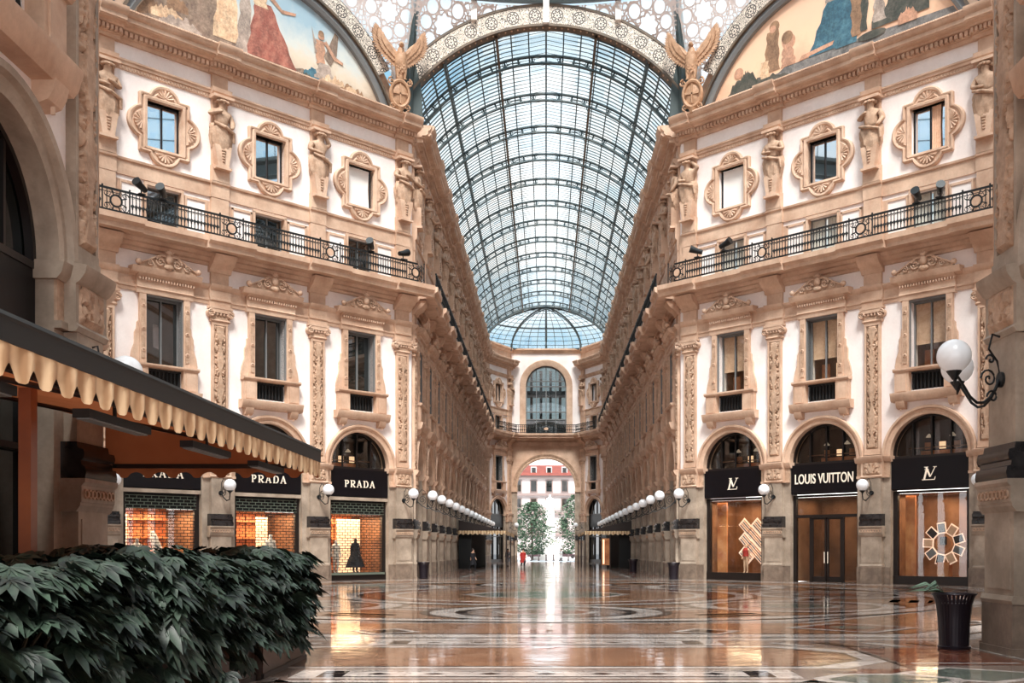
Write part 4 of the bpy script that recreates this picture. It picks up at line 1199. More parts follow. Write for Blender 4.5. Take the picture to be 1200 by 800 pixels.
w = MB(); w.box(-1.5, -.85, .7, .8, .4, 4.4, 'wood'); tag(w.build('display_panel', None, w0, DR.a), 'upright orange wood panel at the left of the slatted display', 'panel')
r = tag(empty('slatted_display', w0, DR.a), 'diagonal lattice of striped panels in the window nearest the far gallery', 'display')
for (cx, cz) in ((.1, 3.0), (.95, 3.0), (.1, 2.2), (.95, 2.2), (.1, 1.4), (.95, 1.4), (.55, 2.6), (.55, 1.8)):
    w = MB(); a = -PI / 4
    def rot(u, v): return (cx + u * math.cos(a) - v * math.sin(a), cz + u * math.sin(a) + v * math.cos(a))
    w.prism([rot(-.46, -.28), rot(.46, -.28), rot(.46, .28), rot(-.46, .28)], 1.25, 1.28, 'glowframe')
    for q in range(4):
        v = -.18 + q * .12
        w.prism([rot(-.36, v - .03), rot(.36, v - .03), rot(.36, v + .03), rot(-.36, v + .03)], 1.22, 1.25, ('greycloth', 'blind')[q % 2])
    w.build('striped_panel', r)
r = mannequin(DR, 0, .35, 'blind', 'golden mannequin with a red top before the striped lattice', False, .95)
w = MB(); w.lathe([(.21, 0), (.17, .1), (.2, .35), (.12, .5)], 0, 0, 16, 'red', 1.02); w.build('red_top', r)

# ------------------------------------------------------------ glazed roofs
VR, VZ = 9.95, 22.45
def vpt(a, r=VR):                                   # a from -pi/2..pi/2 measured from the crown
    x, z = r * math.sin(a), VZ + r * math.cos(a)
    if abs(x) < 2.9 and r > VR - .1: z = max(z, VZ + math.sqrt(VR ** 2 - 2.9 ** 2) + (2.9 - abs(x)) * .21)
    return x, z
AMAX = math.acos((26.3 - VZ) / VR)
def arc_strip(w, y0, y1, r0, r1, m, n=44, amax=AMAX, amin=None):
    amin = -amax if amin is None else amin
    prev = None; vs_ = []; 
    for i in range(n + 1):
        a = amin + (amax - amin) * i / n
        for r, y in ((r0, y0), (r1, y0), (r1, y1), (r0, y1)):
            x, z = vpt(a, r); vs_.append((x, y, z))
    w.add(vs_, [(4 * i + j, 4 * i + (j + 1) % 4, 4 * i + 4 + (j + 1) % 4, 4 * i + 4 + j) for i in range(n) for j in range(4)], m)
def roof_bay(Lb):
    g = MB(); n = 44; vs_ = []
    for i in range(n + 1):
        a = -AMAX + 2 * AMAX * i / n; x, z = vpt(a, VR); vs_ += [(x, 0, z), (x, Lb, z)]
    g.add(vs_, [(2 * i, 2 * i + 2, 2 * i + 3, 2 * i + 1) for i in range(n)], 'roofglass')
    b_ = MB()
    for k_ in range(10): y = Lb * (k_ + .5) / 10; arc_strip(b_, y - .034, y + .034, VR - .07, VR - .01, 'irongreen', 36)
    nl = 22
    for i in range(nl + 1):
        a = -AMAX + 2 * AMAX * i / nl
        heavy = i in (4, 18)
        t = .05 if heavy else .034
        p = [vpt(a - t / VR / 1.0, VR - .09), vpt(a + t / VR, VR - .09), vpt(a + t / VR, VR - .02), vpt(a - t / VR, VR - .02)]
        b_.add([(x, 0, z) for x, z in p] + [(x, Lb, z) for x, z in p], [(0, 1, 5, 4), (1, 2, 6, 5), (2, 3, 7, 6), (3, 0, 4, 7)], 'irongreen')
    for s_ in (-1, 1):                                 # brown catwalk purlins beside the ridge and lower down
        for ang, dpt in ((.305, .3), (.66, .22)):
            a = s_ * ang
            p = [vpt(a - .007, VR - dpt), vpt(a + .007, VR - dpt), vpt(a + .007, VR - .12), vpt(a - .007, VR - .12)]
            b_.add([(x, 0, z) for x, z in p] + [(x, Lb, z) for x, z in p], [(0, 1, 5, 4), (1, 2, 6, 5), (2, 3, 7, 6), (3, 0, 4, 7)], 'ironbrown' if ang < .4 else 'irongreen')
    x, z = vpt(0); b_.box(-.05, .05, 0, Lb, z - .12, z, 'irongreen')
    t = MB(); yc = Lb / 2
    arc_strip(t, yc - .1, yc + .1, VR - .22, VR - .11, 'irongreen', 60); arc_strip(t, yc - .1, yc + .1, VR - .66, VR - .56, 'irongreen', 60)
    nst = 26
    for i in range(nst + 1):
        a = -AMAX + 2 * AMAX * i / nst
        (x0, z0_), (x1, z1_) = vpt(a, VR - .6), vpt(a, VR - .12)
        t.tube([(x0, yc, z0_), (x1, yc, z1_)], .06, 4, 'irongreen', False)
        t.ringp(x0 * .5 + x1 * .5, z0_ * .5 + z1_ * .5, [(.14, yc - .03), (.18, yc - .03), (.18, yc + .03), (.14, yc + .03)], 0, 2 * PI, 8, 'irongreen') if i % 2 == 0 else None
    for s_ in (-1, 1):                                 # curved corner brackets by the ridge
        pts = [(s_ * (2.75 - .02), yc, 31.5), (s_ * 2.5, yc, 31.95), (s_ * 1.9, yc, 32.25)]
        t.tube([(s_ * 2.8, yc, 31.0), (s_ * 2.65, yc, 31.5), (s_ * 2.2, yc, 31.75), (s_ * 1.6, yc, 31.8)], .035, 5, 'irongreen')
    return g.mesh('glass_panes'), b_.mesh('glazing_bars'), t.mesh('truss_arch')
RG, RB, RT = roof_bay(BA)
def roof(name, seg_o, ang, n, L0=PE):
    root = struct(empty(name, (seg_o[0], seg_o[1], 0), ang))
    for i in range(n):
        for nm, me in (('glass_panes', RG), ('glazing_bars', RB), ('truss_arch', RT)):
            obj(nm, me, root, (0, L0 + i * BA, 0))
    for y0 in (0, L0 + n * BA):                        # short end pieces
        for nm, me in (('glass_panes', RG), ('glazing_bars', RB)):
            o = obj(nm, me, root, (0, y0, 0)); o.scale = (1, L0 / BA, 1)
    return root
roof('ceiling', (0, 60), 0, NA)
roof('ceiling_near', (0, 18 - 2 * PE - NN * BA), 0, NN)
roof('ceiling_side_left', (-C2, 39), PI / 2, SN); roof('ceiling_side_right', (C2, 39), -PI / 2, SN)
# ledges that close the gap between cornice and glass
for nm, (x0, y0, x1, y1) in (('trim_ledge_left', (-10.2, 60, -7.9, YE + 1)), ('trim_ledge_right', (7.9, 60, 10.2, YE + 1)), ('trim_ledge_near_left', (-10.2, -10, -7.9, 18)), ('trim_ledge_near_right', (7.9, -10, 10.2, 18))):
    w = MB(); w.box(x0, x1, y0, y1, 26.35, 26.5, 'stone'); struct(w.build(nm))

# half-dome at the far end
w = MB(); g = MB(); root = struct(empty('ceiling_end', (0, 0, 0)))
base = []
for i in range(25):
    t = i / 24 * PI                                      # 0 = right side, pi = left side
    bx, by = 9.2 * math.cos(t), YE + 6.6 * math.sin(t)
    if by > EY: by = EY
    base.append((bx, by))
def apse(i, v):                                           # v 0 at the base, 1 at the crown
    bx, by = base[i]; zb = 28.25 if 3 < i < 21 else 27.2
    a = v * PI / 2
    return (bx * math.cos(a), YE + (by - YE) * math.cos(a), zb + (32.4 - zb) * math.sin(a))
nv = 12
vs_ = [apse(i, v / nv) for i in range(25) for v in range(nv + 1)]
g.add(vs_, [(i * (nv + 1) + v, (i + 1) * (nv + 1) + v, (i + 1) * (nv + 1) + v + 1, i * (nv + 1) + v + 1) for i in range(24) for v in range(nv)], 'roofglass')
for i in range(25): w.tube([apse(i, v / nv) for v in range(nv + 1)], .14 if i in (0, 4, 8, 12, 16, 20, 24) else .035, 4, 'irongreen')
for v in range(0, nv): w.tube([apse(i, v / nv) for i in range(25)], .12 if v in (0, 5) else .035, 4, 'irongreen')
for i in (8, 16): w.tube([Vector(apse(i, v / nv)) + Vector((0, -.35, -.35)) for v in range(nv + 1)], .08, 4, 'irongreen')
g.build('glass_panes', root); w.build('glazing_bars', root)

# ------------------------------------------------------------ octagon crown: arches, pierced pendentives, ring, dome
def fascia(r0, r1, z_cut, zc, y0, y1):
    w = MB(); rm = (r0 + r1) / 2; a0 = math.asin((z_cut - zc) / rm); n = 64; vs_ = []; uv = []
    prof = [(r0, y1), (r0, y0), (r1, y0), (r1, y1)]
    for i in range(n + 1):
        a = a0 + (PI - 2 * a0) * i / n
        for j, (r, y) in enumerate(prof):
            vs_.append((r * math.cos(a), y, zc + r * math.sin(a))); uv.append(((a - PI / 2) * rm, (-.53, -.53, .53, .53)[j]))
    w.add(vs_, [(4 * i + j, 4 * i + j + 1, 4 * i + 5 + j, 4 * i + 4 + j) for i in range(n) for j in range(3)] , 'fascia')
    w.uv = uv
    return w.mesh('fascia_band')
ARMF = fascia(9.95, 11.05, 29.2, VZ, -.12, .25)
LUNF = fascia(8.5, 9.5, 28.9, 23.5, -.12, .2)
def soffit(r0, zc, z_cut, d):
    w = MB(); a0 = math.asin((z_cut - zc) / r0)
    w.ringp(0, zc, [(r0 - .08, -.16), (r0 + .06, -.16), (r0 + .06, -.05), (r0 - .02, d), (r0 - .08, d)], a0, PI - a0, 60, 'ironbrown')
    for i in range(48):
        a = a0 + (PI - 2 * a0) * (i + .5) / 48
        w.ball((( r0 - .1) * math.cos(a), .05, zc + (r0 - .1) * math.sin(a)), .06, 'relief', (1, 1, 1), 6, 4)
    return w.mesh('moulding')
ARMM, LUNM = soffit(9.95, VZ, 28.6, .5), soffit(8.5, 23.5, 26.7, .3)
ARMO = soffit(11.1, VZ, 29.6, .1)
root = struct(empty('trim_arch_ring_gallery', (0, 60, 0), 0)); obj('fascia_band', ARMF, root); obj('moulding', ARMM, root); obj('moulding', ARMO, root)
root = struct(empty('trim_arch_ring_near', (0, 18, 0), PI)); obj('fascia_band', ARMF, root); obj('moulding', ARMM, root)
for s_ in (-1, 1):
    root = struct(empty('trim_arch_ring_side', (s_ * C2, 39, 0), -s_ * PI / 2)); obj('fascia_band', ARMF, root); obj('moulding', ARMM, root)
for sg, nm in ((DL, 'left'), (DR, 'right'), (QL, 'back_left'), (QR, 'back_right')):
    root = struct(empty('trim_lunette_ring_' + nm, sg.at(sg.L / 2), sg.a)); obj('fascia_band', LUNF, root); obj('moulding', LUNM, root)
    w = MB(); n = 40; a0 = math.asin(3.1 / 8.5)
    w.ringp(0, 23.5, [(8.02, .3), (8.02, .05), (8.2, -.05), (8.42, 0), (8.5, .3)], a0, PI - a0, 50, 'frame')
    w.build('grey_moulding', root)
    w = MB(); w.prism([(9.27, 26.4)] + [(9.45 * math.cos(a), 23.5 + 9.45 * math.sin(a)) for a in [.33 + (PI - .66) * i / 40 for i in range(41)]] + [(-9.27, 26.4)], .35, .6, 'stone')
    for q in (-1, 1): p_ = [(q * 7.9, 26.4), (q * 9.4, 26.4), (q * 9.4, 29.2), (q * 8.1, 30.2)]; w.prism(p_ if q > 0 else p_[::-1], .2, .34, 'postgreen')
    struct(w.build('wall_lunette_' + nm, None, sg.at(sg.L / 2), sg.a))

# pendentives
def pol(p): return (math.hypot(p[0], p[1] - CY), math.atan2(p[1] - CY, p[0]), p[2])
def unpol(r, t, z): return (r * math.cos(t), CY + r * math.sin(t), z)
def arm_arc(v):          # right half of the arch over the far gallery, from corner to crown
    x0 = 7.85; a0 = math.acos(x0 / 11.1); a = a0 + (PI / 2 - a0) * v
    return (11.1 * math.cos(a), 60 - .05, VZ + 11.1 * math.sin(a))
def lun_arc(v):
    a0 = math.acos(8.0 / 9.55); a = a0 + (PI / 2 - a0) * v
    lx = DR.L / 2 - 9.55 * math.cos(a)
    p = DR.at(lx, -.05); return (p[0], p[1], 23.5 + 9.55 * math.sin(a) )
w = MB(); nu, nv = 14, 26; vs_ = []; uv = []
for j in range(nv + 1):
    v = j / nv; A, Bq = pol(arm_arc(v)), pol(lun_arc(v))
    for i in range(nu + 1):
        u = i / nu
        r_, t_, z_ = A[0] * (1 - u) + Bq[0] * u, A[1] * (1 - u) + Bq[1] * u, A[2] * (1 - u) + Bq[2] * u
        vs_.append(unpol(r_, t_, z_)); uv.append(((t_ - math.atan2(60 - CY, 7.9)) * 21, z_ - 32.2 + 1.65))
w.add(vs_, [(j * (nu + 1) + i, j * (nu + 1) + i + 1, (j + 1) * (nu + 1) + i + 1, (j + 1) * (nu + 1) + i) for j in range(nv) for i in range(nu)], 'pierced')
w.uv = uv; PEND = w
pm = w.mesh('pierced_panel')
root = struct(empty('ceiling_pendentives', (0, CY, 0)))
C = Matrix.Translation((0, CY, 0)); Ci = Matrix.Translation((0, -CY, 0))
def plcd(me, parent, k_, mir):
    o = bpy.data.objects.new(me.name, me); col.objects.link(o); o.parent = parent
    m = Matrix.Rotation(k_ * PI / 2, 4, 'Z') @ (Matrix.Scale(-1, 4, (1, 0, 0)) if mir else Matrix.Identity(4))
    o.matrix_local = m @ Ci
    return o
for k_ in range(4):
    for mir in (0, 1): plcd(pm, root, k_, mir)
# corner ribs rising from each eagle
w = MB()
c0 = Vector((8.05, 59.75, 26.6)); pts = [c0, Vector((8.0, 59.6, 29.5)), Vector((7.75, 59.2, 31.6)), Vector((7.4, 58.6, 33.8)), Vector((7.1, 57.8, 36.0))]
w.tube(pts, .27, 4, 'postgreen'); w.tube([p + Vector((-.05, -.15, 0)) for p in pts], .12, 6, 'irongreen')
w.prism([(7.2, 26.6), (8.9, 26.6), (8.75, 29.6), (8.2, 31.2), (7.75, 30.4), (7.35, 29.0)], 59.85, 60.1, 'postgreen')
rm_ = w.mesh('corner_rib')
for k_ in range(4):
    for mir in (0, 1): plcd(rm_, root, k_, mir)
# ring and dome
w = MB(); n = 96
prof = [(21.0, 33.65), (20.7, 33.6), (20.6, 33.9), (20.7, 34.0), (20.7, 34.9), (20.4, 35.1), (20.4, 35.4), (21.0, 35.5)]
vs_ = [(r_ * math.cos(2 * PI * j / n), CY + r_ * math.sin(2 * PI * j / n), z_) for r_, z_ in prof for j in range(n)]
w.add(vs_, [(i * n + j, i * n + (j + 1) % n, (i + 1) * n + (j + 1) % n, (i + 1) * n + j) for i in range(len(prof) - 1) for j in range(n)], 'postgreen')
struct(w.build('trim_dome_ring'))
root = struct(empty('ceiling_dome', (0, CY, 0)))
g = MB(); w = MB(); nn, mm = 64, 14
dp = lambda i, v: (20.6 * math.cos(2 * PI * i / nn) * math.cos(v), 20.6 * math.sin(2 * PI * i / nn) * math.cos(v), 35.3 + 17 * math.sin(v))
vs_ = [dp(i, PI / 2 * .9 * j / mm) for j in range(mm + 1) for i in range(nn)]
g.add(vs_, [(j * nn + i, j * nn + (i + 1) % nn, (j + 1) * nn + (i + 1) % nn, (j + 1) * nn + i) for j in range(mm) for i in range(nn)], 'roofglass')
for i in range(nn): w.tube([dp(i, PI / 2 * .9 * j / mm) for j in range(mm + 1)], .2 if i % 4 == 0 else .04, 4, 'irongreen')
for j in range(mm + 1): w.tube([dp(i, PI / 2 * .9 * j / mm) for i in range(nn + 1)], .15 if j % 7 == 0 else .05, 4, 'irongreen')
g.build('glass_panes', root); w.build('glazing_bars', root)
# white posts between arch and ring
w = MB()
for x in (-4.2, 0, 4.2):
    z = VZ + math.sqrt(11.05 ** 2 - x * x)
    w.box(x - .17, x + .17, 59.6, 59.9, (VZ + 9.95) if x == 0 else z - .1, 34.2, 'white')
struct(w.build('trim_arch_posts'))

# ------------------------------------------------------------ painted lunettes
def paint(stops, scale, name):
    k = NT(name); b = k.n('ShaderNodeBsdfPrincipled'); b.inputs['Roughness'].default_value = .7
    s_ = k.n('ShaderNodeSeparateXYZ'); k.l(k.pos(), s_.inputs[0])
    f = k.math('ADD', k.math('MULTIPLY', k.math('SUBTRACT', s_.outputs['Z'], 26.5), 1 / 5.2), k.math('MULTIPLY', k.math('SUBTRACT', k.noise(scale, 6, .6), .5), .9))
    k.l(k.ramp(f, [(p, lin(c)) for p, c in stops]), b.inputs['Base Color']); k.l(b.outputs[0], k.out.inputs[0]); return k.m
M['paint_sky_l'] = paint([(.1, (178, 156, 136)), (.32, (206, 188, 168)), (.5, (196, 196, 190)), (.8, (150, 172, 184))], .5, 'painted_blue_sky')
M['paint_sky_r'] = paint([(.1, (206, 160, 132)), (.4, (232, 190, 158)), (.9, (226, 184, 156))], .5, 'painted_gold_sky')
M['paint_earth'] = P('painted_earth', (128, 104, 90), .7, c2=(164, 140, 120), scale=3.2, grime=.9)
M['paint_grey'] = P('painted_grey_ground', (112, 108, 106), .7, c2=(140, 134, 130), scale=3.2, grime=.9)
M['paint_rose'] = P('painted_red_robe', (150, 84, 70), .7, c2=(178, 116, 98), scale=3.2, grime=.9)
M['paint_cream'] = P('painted_cream_robe', (206, 166, 132), .7, c2=(228, 196, 162), scale=3.2, grime=.9)
M['paint_flesh'] = P('painted_flesh', (208, 158, 130), .7, c2=(190, 138, 110), scale=3.2, grime=.9)
M['paint_blue'] = P('painted_blue_robe', (54, 92, 110), .7, c2=(84, 124, 138), scale=3.2, grime=.9)
M['paint_dark'] = P('painted_dark_leaves', (64, 66, 58), .7, c2=(96, 90, 80), scale=3.2, grime=.9)
M['paint_brown'] = P('painted_brown_robe', (142, 106, 80), .7, c2=(166, 128, 98), scale=3.2, grime=.9)
M['paint_mosaic_grey'] = P('painted_shadowed_robe', (160, 140, 128), .7, c2=(190, 170, 156), scale=3.2, grime=.9)
def fold(cx, z0_, w0_, w1_, h, lean=0., seed=0):            # a standing robe outline
    L, Rr = [], []
    for i in range(9):
        t = i / 8; wd = w0_ * (1 - t) + w1_ * t
        j = .06 * math.sin(seed + i * 2.1)
        L.append((cx + lean * t - wd / 2 + j, z0_ + h * t)); Rr.append((cx + lean * t + wd / 2 + .05 * math.sin(seed + i * 1.7), z0_ + h * t))
    return Rr + L[::-1] if False else L[::1][::-1] + Rr if False else ([p for p in Rr] + [p for p in reversed(L)])
def disc(cx, cz, r, n=14, sx=1., sz=1.): return [(cx + sx * r * math.cos(2 * PI * i / n), cz + sz * r * math.sin(2 * PI * i / n)) for i in range(n)]
def clip_lun(poly):
    out = []
    for x, z in poly:
        d = math.hypot(x, z - 23.5)
        if d > 7.95: x, z = x * 7.95 / d, 23.5 + (z - 23.5) * 7.95 / d
        out.append((x, max(z, 26.6)))
    return out
def lunette(seg, skym, shapes, label):
    a0 = math.asin(3.1 / 8.02); n = 48
    w = MB(); w.prism([(8.02 * math.cos(a0 + (PI - 2 * a0) * i / n), 23.5 + 8.02 * math.sin(a0 + (PI - 2 * a0) * i / n)) for i in range(n + 1)], .28, .34, skym)
    y = .278
    for m, poly in shapes:
        q = clip_lun(poly); w.add([(x, y, z) for x, z in q], [tuple(range(len(q)))], m); y -= .002
    o = w.build('lunette_painting', None, seg.at(seg.L / 2), seg.a, smooth=False)
    return tag(o, label, 'painting', 'painted lunettes')
def rock(x0, x1, z0_, h, seed):
    r2 = random.Random(seed); n = 18
    return [(x0 + (x1 - x0) * i / n, z0_ + h * (.4 + .6 * r2.random()) * math.sin(PI * (i + .5) / (n + 1))) for i in range(n + 1)] + [(x1, z0_ - .3), (x0, z0_ - .3)]
zb = 27.1
L_ = [('paint_earth', [(-7.5, zb - .5), (-1.2, zb - .5), (-1.6, zb + 1.4), (-2.2, zb + 2.6), (-3.2, zb + 3.6), (-4.6, zb + 3.9), (-5.6, zb + 3.3)]), ('paint_earth', rock(-7.4, 7.4, zb - .3, .9, 31)), ('paint_brown', rock(-6.9, -5.6, zb + .4, 1.1, 33)), ('paint_brown', rock(-5.4, -4.3, zb + 1.3, .5, 34)), ('paint_earth', rock(-7.4, -1.0, zb, .9, 3)), ('paint_earth', rock(-2, 7.3, zb, .55, 5)),
      ('paint_cream', rock(-6.2, -4.6, zb + .7, .5, 9)), ('paint_mosaic_grey', rock(-5.8, -3.6, zb + .3, .6, 10)),
      ('paint_cream', fold(-2.3, zb + .5, 1.5, .7, 3.6, .1, 1)), ('paint_flesh', disc(-2.2, zb + 4.4, .32)), ('paint_mosaic_grey', fold(-1.3, zb + .2, .9, .5, 3.1, .1, 4)),
      ('paint_rose', fold(.3, zb + .25, 2.9, .9, 2.9, -.5, 2)), ('paint_cream', fold(-.35, zb + 2.9, .8, .5, 1.2, 0, 8)), ('paint_flesh', disc(-.35, zb + 4.35, .3)),
      ('paint_flesh', [(0, zb + 3.6), (.9, zb + 3.0), (1.7, zb + 3.15), (1.75, zb + 3.3), (.9, zb + 3.2), (.1, zb + 3.9)]),
      ('paint_earth', [(3.5, zb + 1.6), (4.2, zb + 3.2), (4.4, zb + 3.0), (4.3, zb + 1.9), (3.9, zb + 1.2)]), ('paint_mosaic_grey', [(3.1, zb + 1.8), (2.7, zb + 3.0), (2.9, zb + 1.6)]),
      ('paint_flesh', fold(3.25, zb + 1.1, .5, .6, 1.3, 0, 6)), ('paint_flesh', disc(3.3, zb + 2.65, .2)), ('paint_brown', disc(3.3, zb + 2.78, .18)),
      ('paint_blue', rock(2.2, 3.4, zb + .4, .45, 12)), ('paint_mosaic_grey', fold(3.5, zb + .3, 1.3, .6, .9, 0, 3)), ('paint_cream', rock(3.2, 5.0, zb + .1, .9, 17)),
      ('paint_flesh', [(3.5, zb + 2.3), (4.1, zb + 1.6), (4.7, zb + 1.5), (4.7, zb + 1.65), (4.2, zb + 1.8), (3.6, zb + 2.5)]),
      ('paint_brown', rock(4.3, 6.4, zb, .8, 21)), ('paint_cream', rock(4.9, 5.6, zb + .3, .3, 23)), ('paint_dark', rock(1.8, 2.8, zb + .1, .3, 24))]
lunette(DL, 'paint_sky_l', L_, 'half-round painting with blue sky and seated robed figures, above the left shops')
R_ = [('paint_dark', rock(-6.3, -3.6, zb + .1, 1.3, 41)), ('paint_grey', rock(-7.4, 7.4, zb - .3, 1.2, 4)), ('paint_grey', [(-7.3, zb), (7.3, zb), (7.3, zb + .9), (0, zb + .8), (-7.3, zb + .25)]), ('paint_dark', rock(-5.6, -4.2, zb + .2, 1.2, 5)), ('paint_dark', rock(-5.2, -2.2, zb + .2, .6, 15)),
      ('paint_brown', fold(-3.3, zb + .7, 1.0, .7, 2.2, .1, 2)), ('paint_brown', disc(-3.1, zb + 3.1, .32)), ('paint_flesh', disc(-3.2, zb + 3.0, .2)),
      ('paint_cream', fold(-3.7, zb + .5, .6, .4, .9, 0, 7)), ('paint_flesh', fold(-2.2, zb + .7, .9, .6, 1.0, -.1, 4)), ('paint_flesh', disc(-2.2, zb + 2.0, .4)), ('paint_brown', disc(-2.3, zb + 2.25, .35)),
      ('paint_blue', fold(.2, zb + .7, 2.4, 1.1, 2.5, .4, 3)), ('paint_blue', fold(1.2, zb + .6, 1.2, .8, 2.8, 0, 5)), ('paint_flesh', [(-1.6, zb + .7), (.4, zb + .9), (.5, zb + 1.1), (-1.4, zb + .95)]),
      ('paint_mosaic_grey', fold(.5, zb + 3.2, 1.0, .6, 1.0, 0, 3)), ('paint_flesh', disc(.6, zb + 4.4, .3)), ('paint_flesh', disc(-5.4, zb + 1.3, .3)),
      ('paint_dark', fold(2.1, zb + 1.0, .5, .7, 3.4, 0, 9)), ('paint_brown', fold(1.75, zb + .9, .5, .6, 2.3, 0, 9)), ('paint_dark', rock(2.6, 5.6, zb + 1.2, 1.6, 8)), ('paint_mosaic_grey', fold(3.0, zb + 1.2, .7, .4, 1.6, 0, 2)),
      ('paint_flesh', rock(4.0, 5.0, zb + .9, .6, 13)), ('paint_dark', disc(2.6, zb + .65, .6, 14, 1.3, .35))]
lunette(DR, 'paint_sky_r', R_, 'half-round painting with golden sky and a figure in blue, above the right shops')

# ------------------------------------------------------------ eagles with shields on the octagon corners
def eagle_meshes():
    b_ = MB()
    # body and tail (faces -y)
    b_.tube([(0, .05, -.2), (0, 0, .25), (0, -.06, .8), (0, -.08, 1.25), (0, -.12, 1.6), (0, -.2, 1.85)], [.28, .34, .42, .4, .26, .17], 14, 'eagle')
    b_.ball((0, -.28, 1.98), .2, 'eagle', (.85, 1.2, .95)); b_.tube([(0, -.45, 2.0), (0, -.6, 1.96), (0, -.64, 1.86)], [.08, .06, .015], 8, 'eagle')
    for i in range(7):
        a = (i - 3) * .11; b_.tube([(.05 * (i - 3), .08, .1), (math.sin(a) * .9, .12, -.75)], [.07, .1], 6, 'eagle')
    for s_ in (-1, 1):
        b_.tube([(s_ * .2, -.1, .5), (s_ * .24, -.18, .1), (s_ * .24, -.22, -.22)], [.2, .13, .06], 10, 'eagle')
        for q in (-.1, 0, .1): b_.tube([(s_ * .24, -.22, -.2), (s_ * .24 + q, -.4, -.3)], [.04, .02], 5, 'eagle')
    r2 = random.Random(3)
    for i in range(90):                                   # breast feathers
        a = r2.uniform(-1.4, 1.4); z = r2.uniform(.15, 1.5); rr = .40 - .1 * abs(z - .9)
        b_.ball((rr * math.sin(a), -.05 - rr * math.cos(a), z), .075, 'eagle', (.8, .4, 1.3), 6, 4)
    wg = MB()                                            # raised wing towards +x: arm bone, then a fan of feathers
    sh, wr = Vector((.22, .0, 1.3)), Vector((.72, .04, 1.95))
    wg.tube([sh, (sh + wr) / 2 + Vector((.04, 0, -.03)), wr, wr + Vector((.5, .04, .55)), wr + Vector((.9, .08, 1.0))], [.22, .2, .15, .09, .03], 8, 'eagle')
    def feather(p, d, L, wd, y):
        side = Vector((0, 1, 0)).cross(d).normalized() * wd; q = p + d * L; yy = Vector((0, y, 0)); t = Vector((0, .035, 0))
        a_ = [p - side * .7, p + side * .7, p + d * L * .75 + side, q, p + d * L * .75 - side]
        wg.add([v + yy - t for v in a_] + [v + yy + t for v in a_], [(4, 3, 2, 1, 0), (5, 6, 7, 8, 9), (0, 1, 6, 5), (1, 2, 7, 6), (2, 3, 8, 7), (3, 4, 9, 8), (4, 0, 5, 9)], 'eagle')
    for row, (kl, y) in enumerate(((1., .02), (.66, -.06), (.38, -.13))):
        for i in range(13):                              # primaries from the wrist
            t = i / 12; a = R(58 - 78 * t); p = wr + Vector((.35 * (1 - t), 0, .4 * (1 - t)))
            feather(p, Vector((math.cos(a), .05, math.sin(a))), kl * (1.25 - .25 * t) * (1 if i % 2 else .95), .1, y + .012 * (i % 2))
        for i in range(9):                               # secondaries along the arm
            t = i / 8; a = R(-22 - 48 * t); p = wr.lerp(sh, t)
            feather(p, Vector((math.cos(a), .05, math.sin(a))), kl * (1.0 - .25 * t), .11, y + .012 * (i % 2))
    wl_ = MB(); wl_.merge(wg, Matrix.Scale(-1, 4, (1, 0, 0)))
    return b_.mesh('body'), wg.mesh('wing'), wl_.mesh('wing')
EB, EW1, EW2 = eagle_meshes()
def shield():
    w = MB()
    def oval(r, z, y, n=28): return [(r * .75 * math.cos(2 * PI * i / n), y, z + r * 1.0 * math.sin(2 * PI * i / n)) for i in range(n)]
    n = 28; loops = [oval(1.0, 0, .1), oval(1.0, 0, -.12), oval(.88, 0, -.22), oval(.76, 0, -.18), oval(.7, 0, -.06), oval(.4, 0, -.16), oval(.05, 0, -.2)]
    vs_ = [p for L in loops for p in L]
    w.add(vs_, [(j * n + i, j * n + (i + 1) % n, (j + 1) * n + (i + 1) % n, (j + 1) * n + i) for j in range(len(loops) - 1) for i in range(n)], 'eagle')
    for s_ in (-1, 1):
        w.spiral(s_ * .62, .75, -.15, .25, 1.5, .07, 'eagle', -s_, PI / 2); w.spiral(s_ * .5, -.85, -.12, .22, 1.4, .06, 'eagle', s_, -PI / 2)
    w.box(-.5, .5, -.24, -.16, -.06, .06, 'eagle'); w.box(-.05, .05, -.24, -.16, -.65, .65, 'eagle')
    w.tube([(0, 0, -.9), (0, 0, -1.25)], [.3, .16], 10, 'eagle')
    return w.mesh('shield')
SH = shield()
def eagle(x, y, rz, label, slabel):
    r = tag(empty('eagle_statue', (x, y, 28.65), rz), label, 'statue', 'gilded eagles'); r.scale = (.86,) * 3
    obj('body', EB, r); obj('wing', EW1, r); obj('wing', EW2, r)
    s = obj('shield_cartouche', SH, None, (x, y - .3, 27.5), rz); s.scale = (.82, .85, .86)
    tag(s, slabel, 'shield', 'shields under the eagles')
ez = .39
eagle(-8.3, 58.35, ez, 'spread-winged golden-brown eagle perched left of the great glass arch', 'oval carved shield under the left eagle')
eagle(8.3, 58.35, -ez, 'spread-winged golden-brown eagle perched right of the great glass arch', 'oval carved shield under the right eagle')

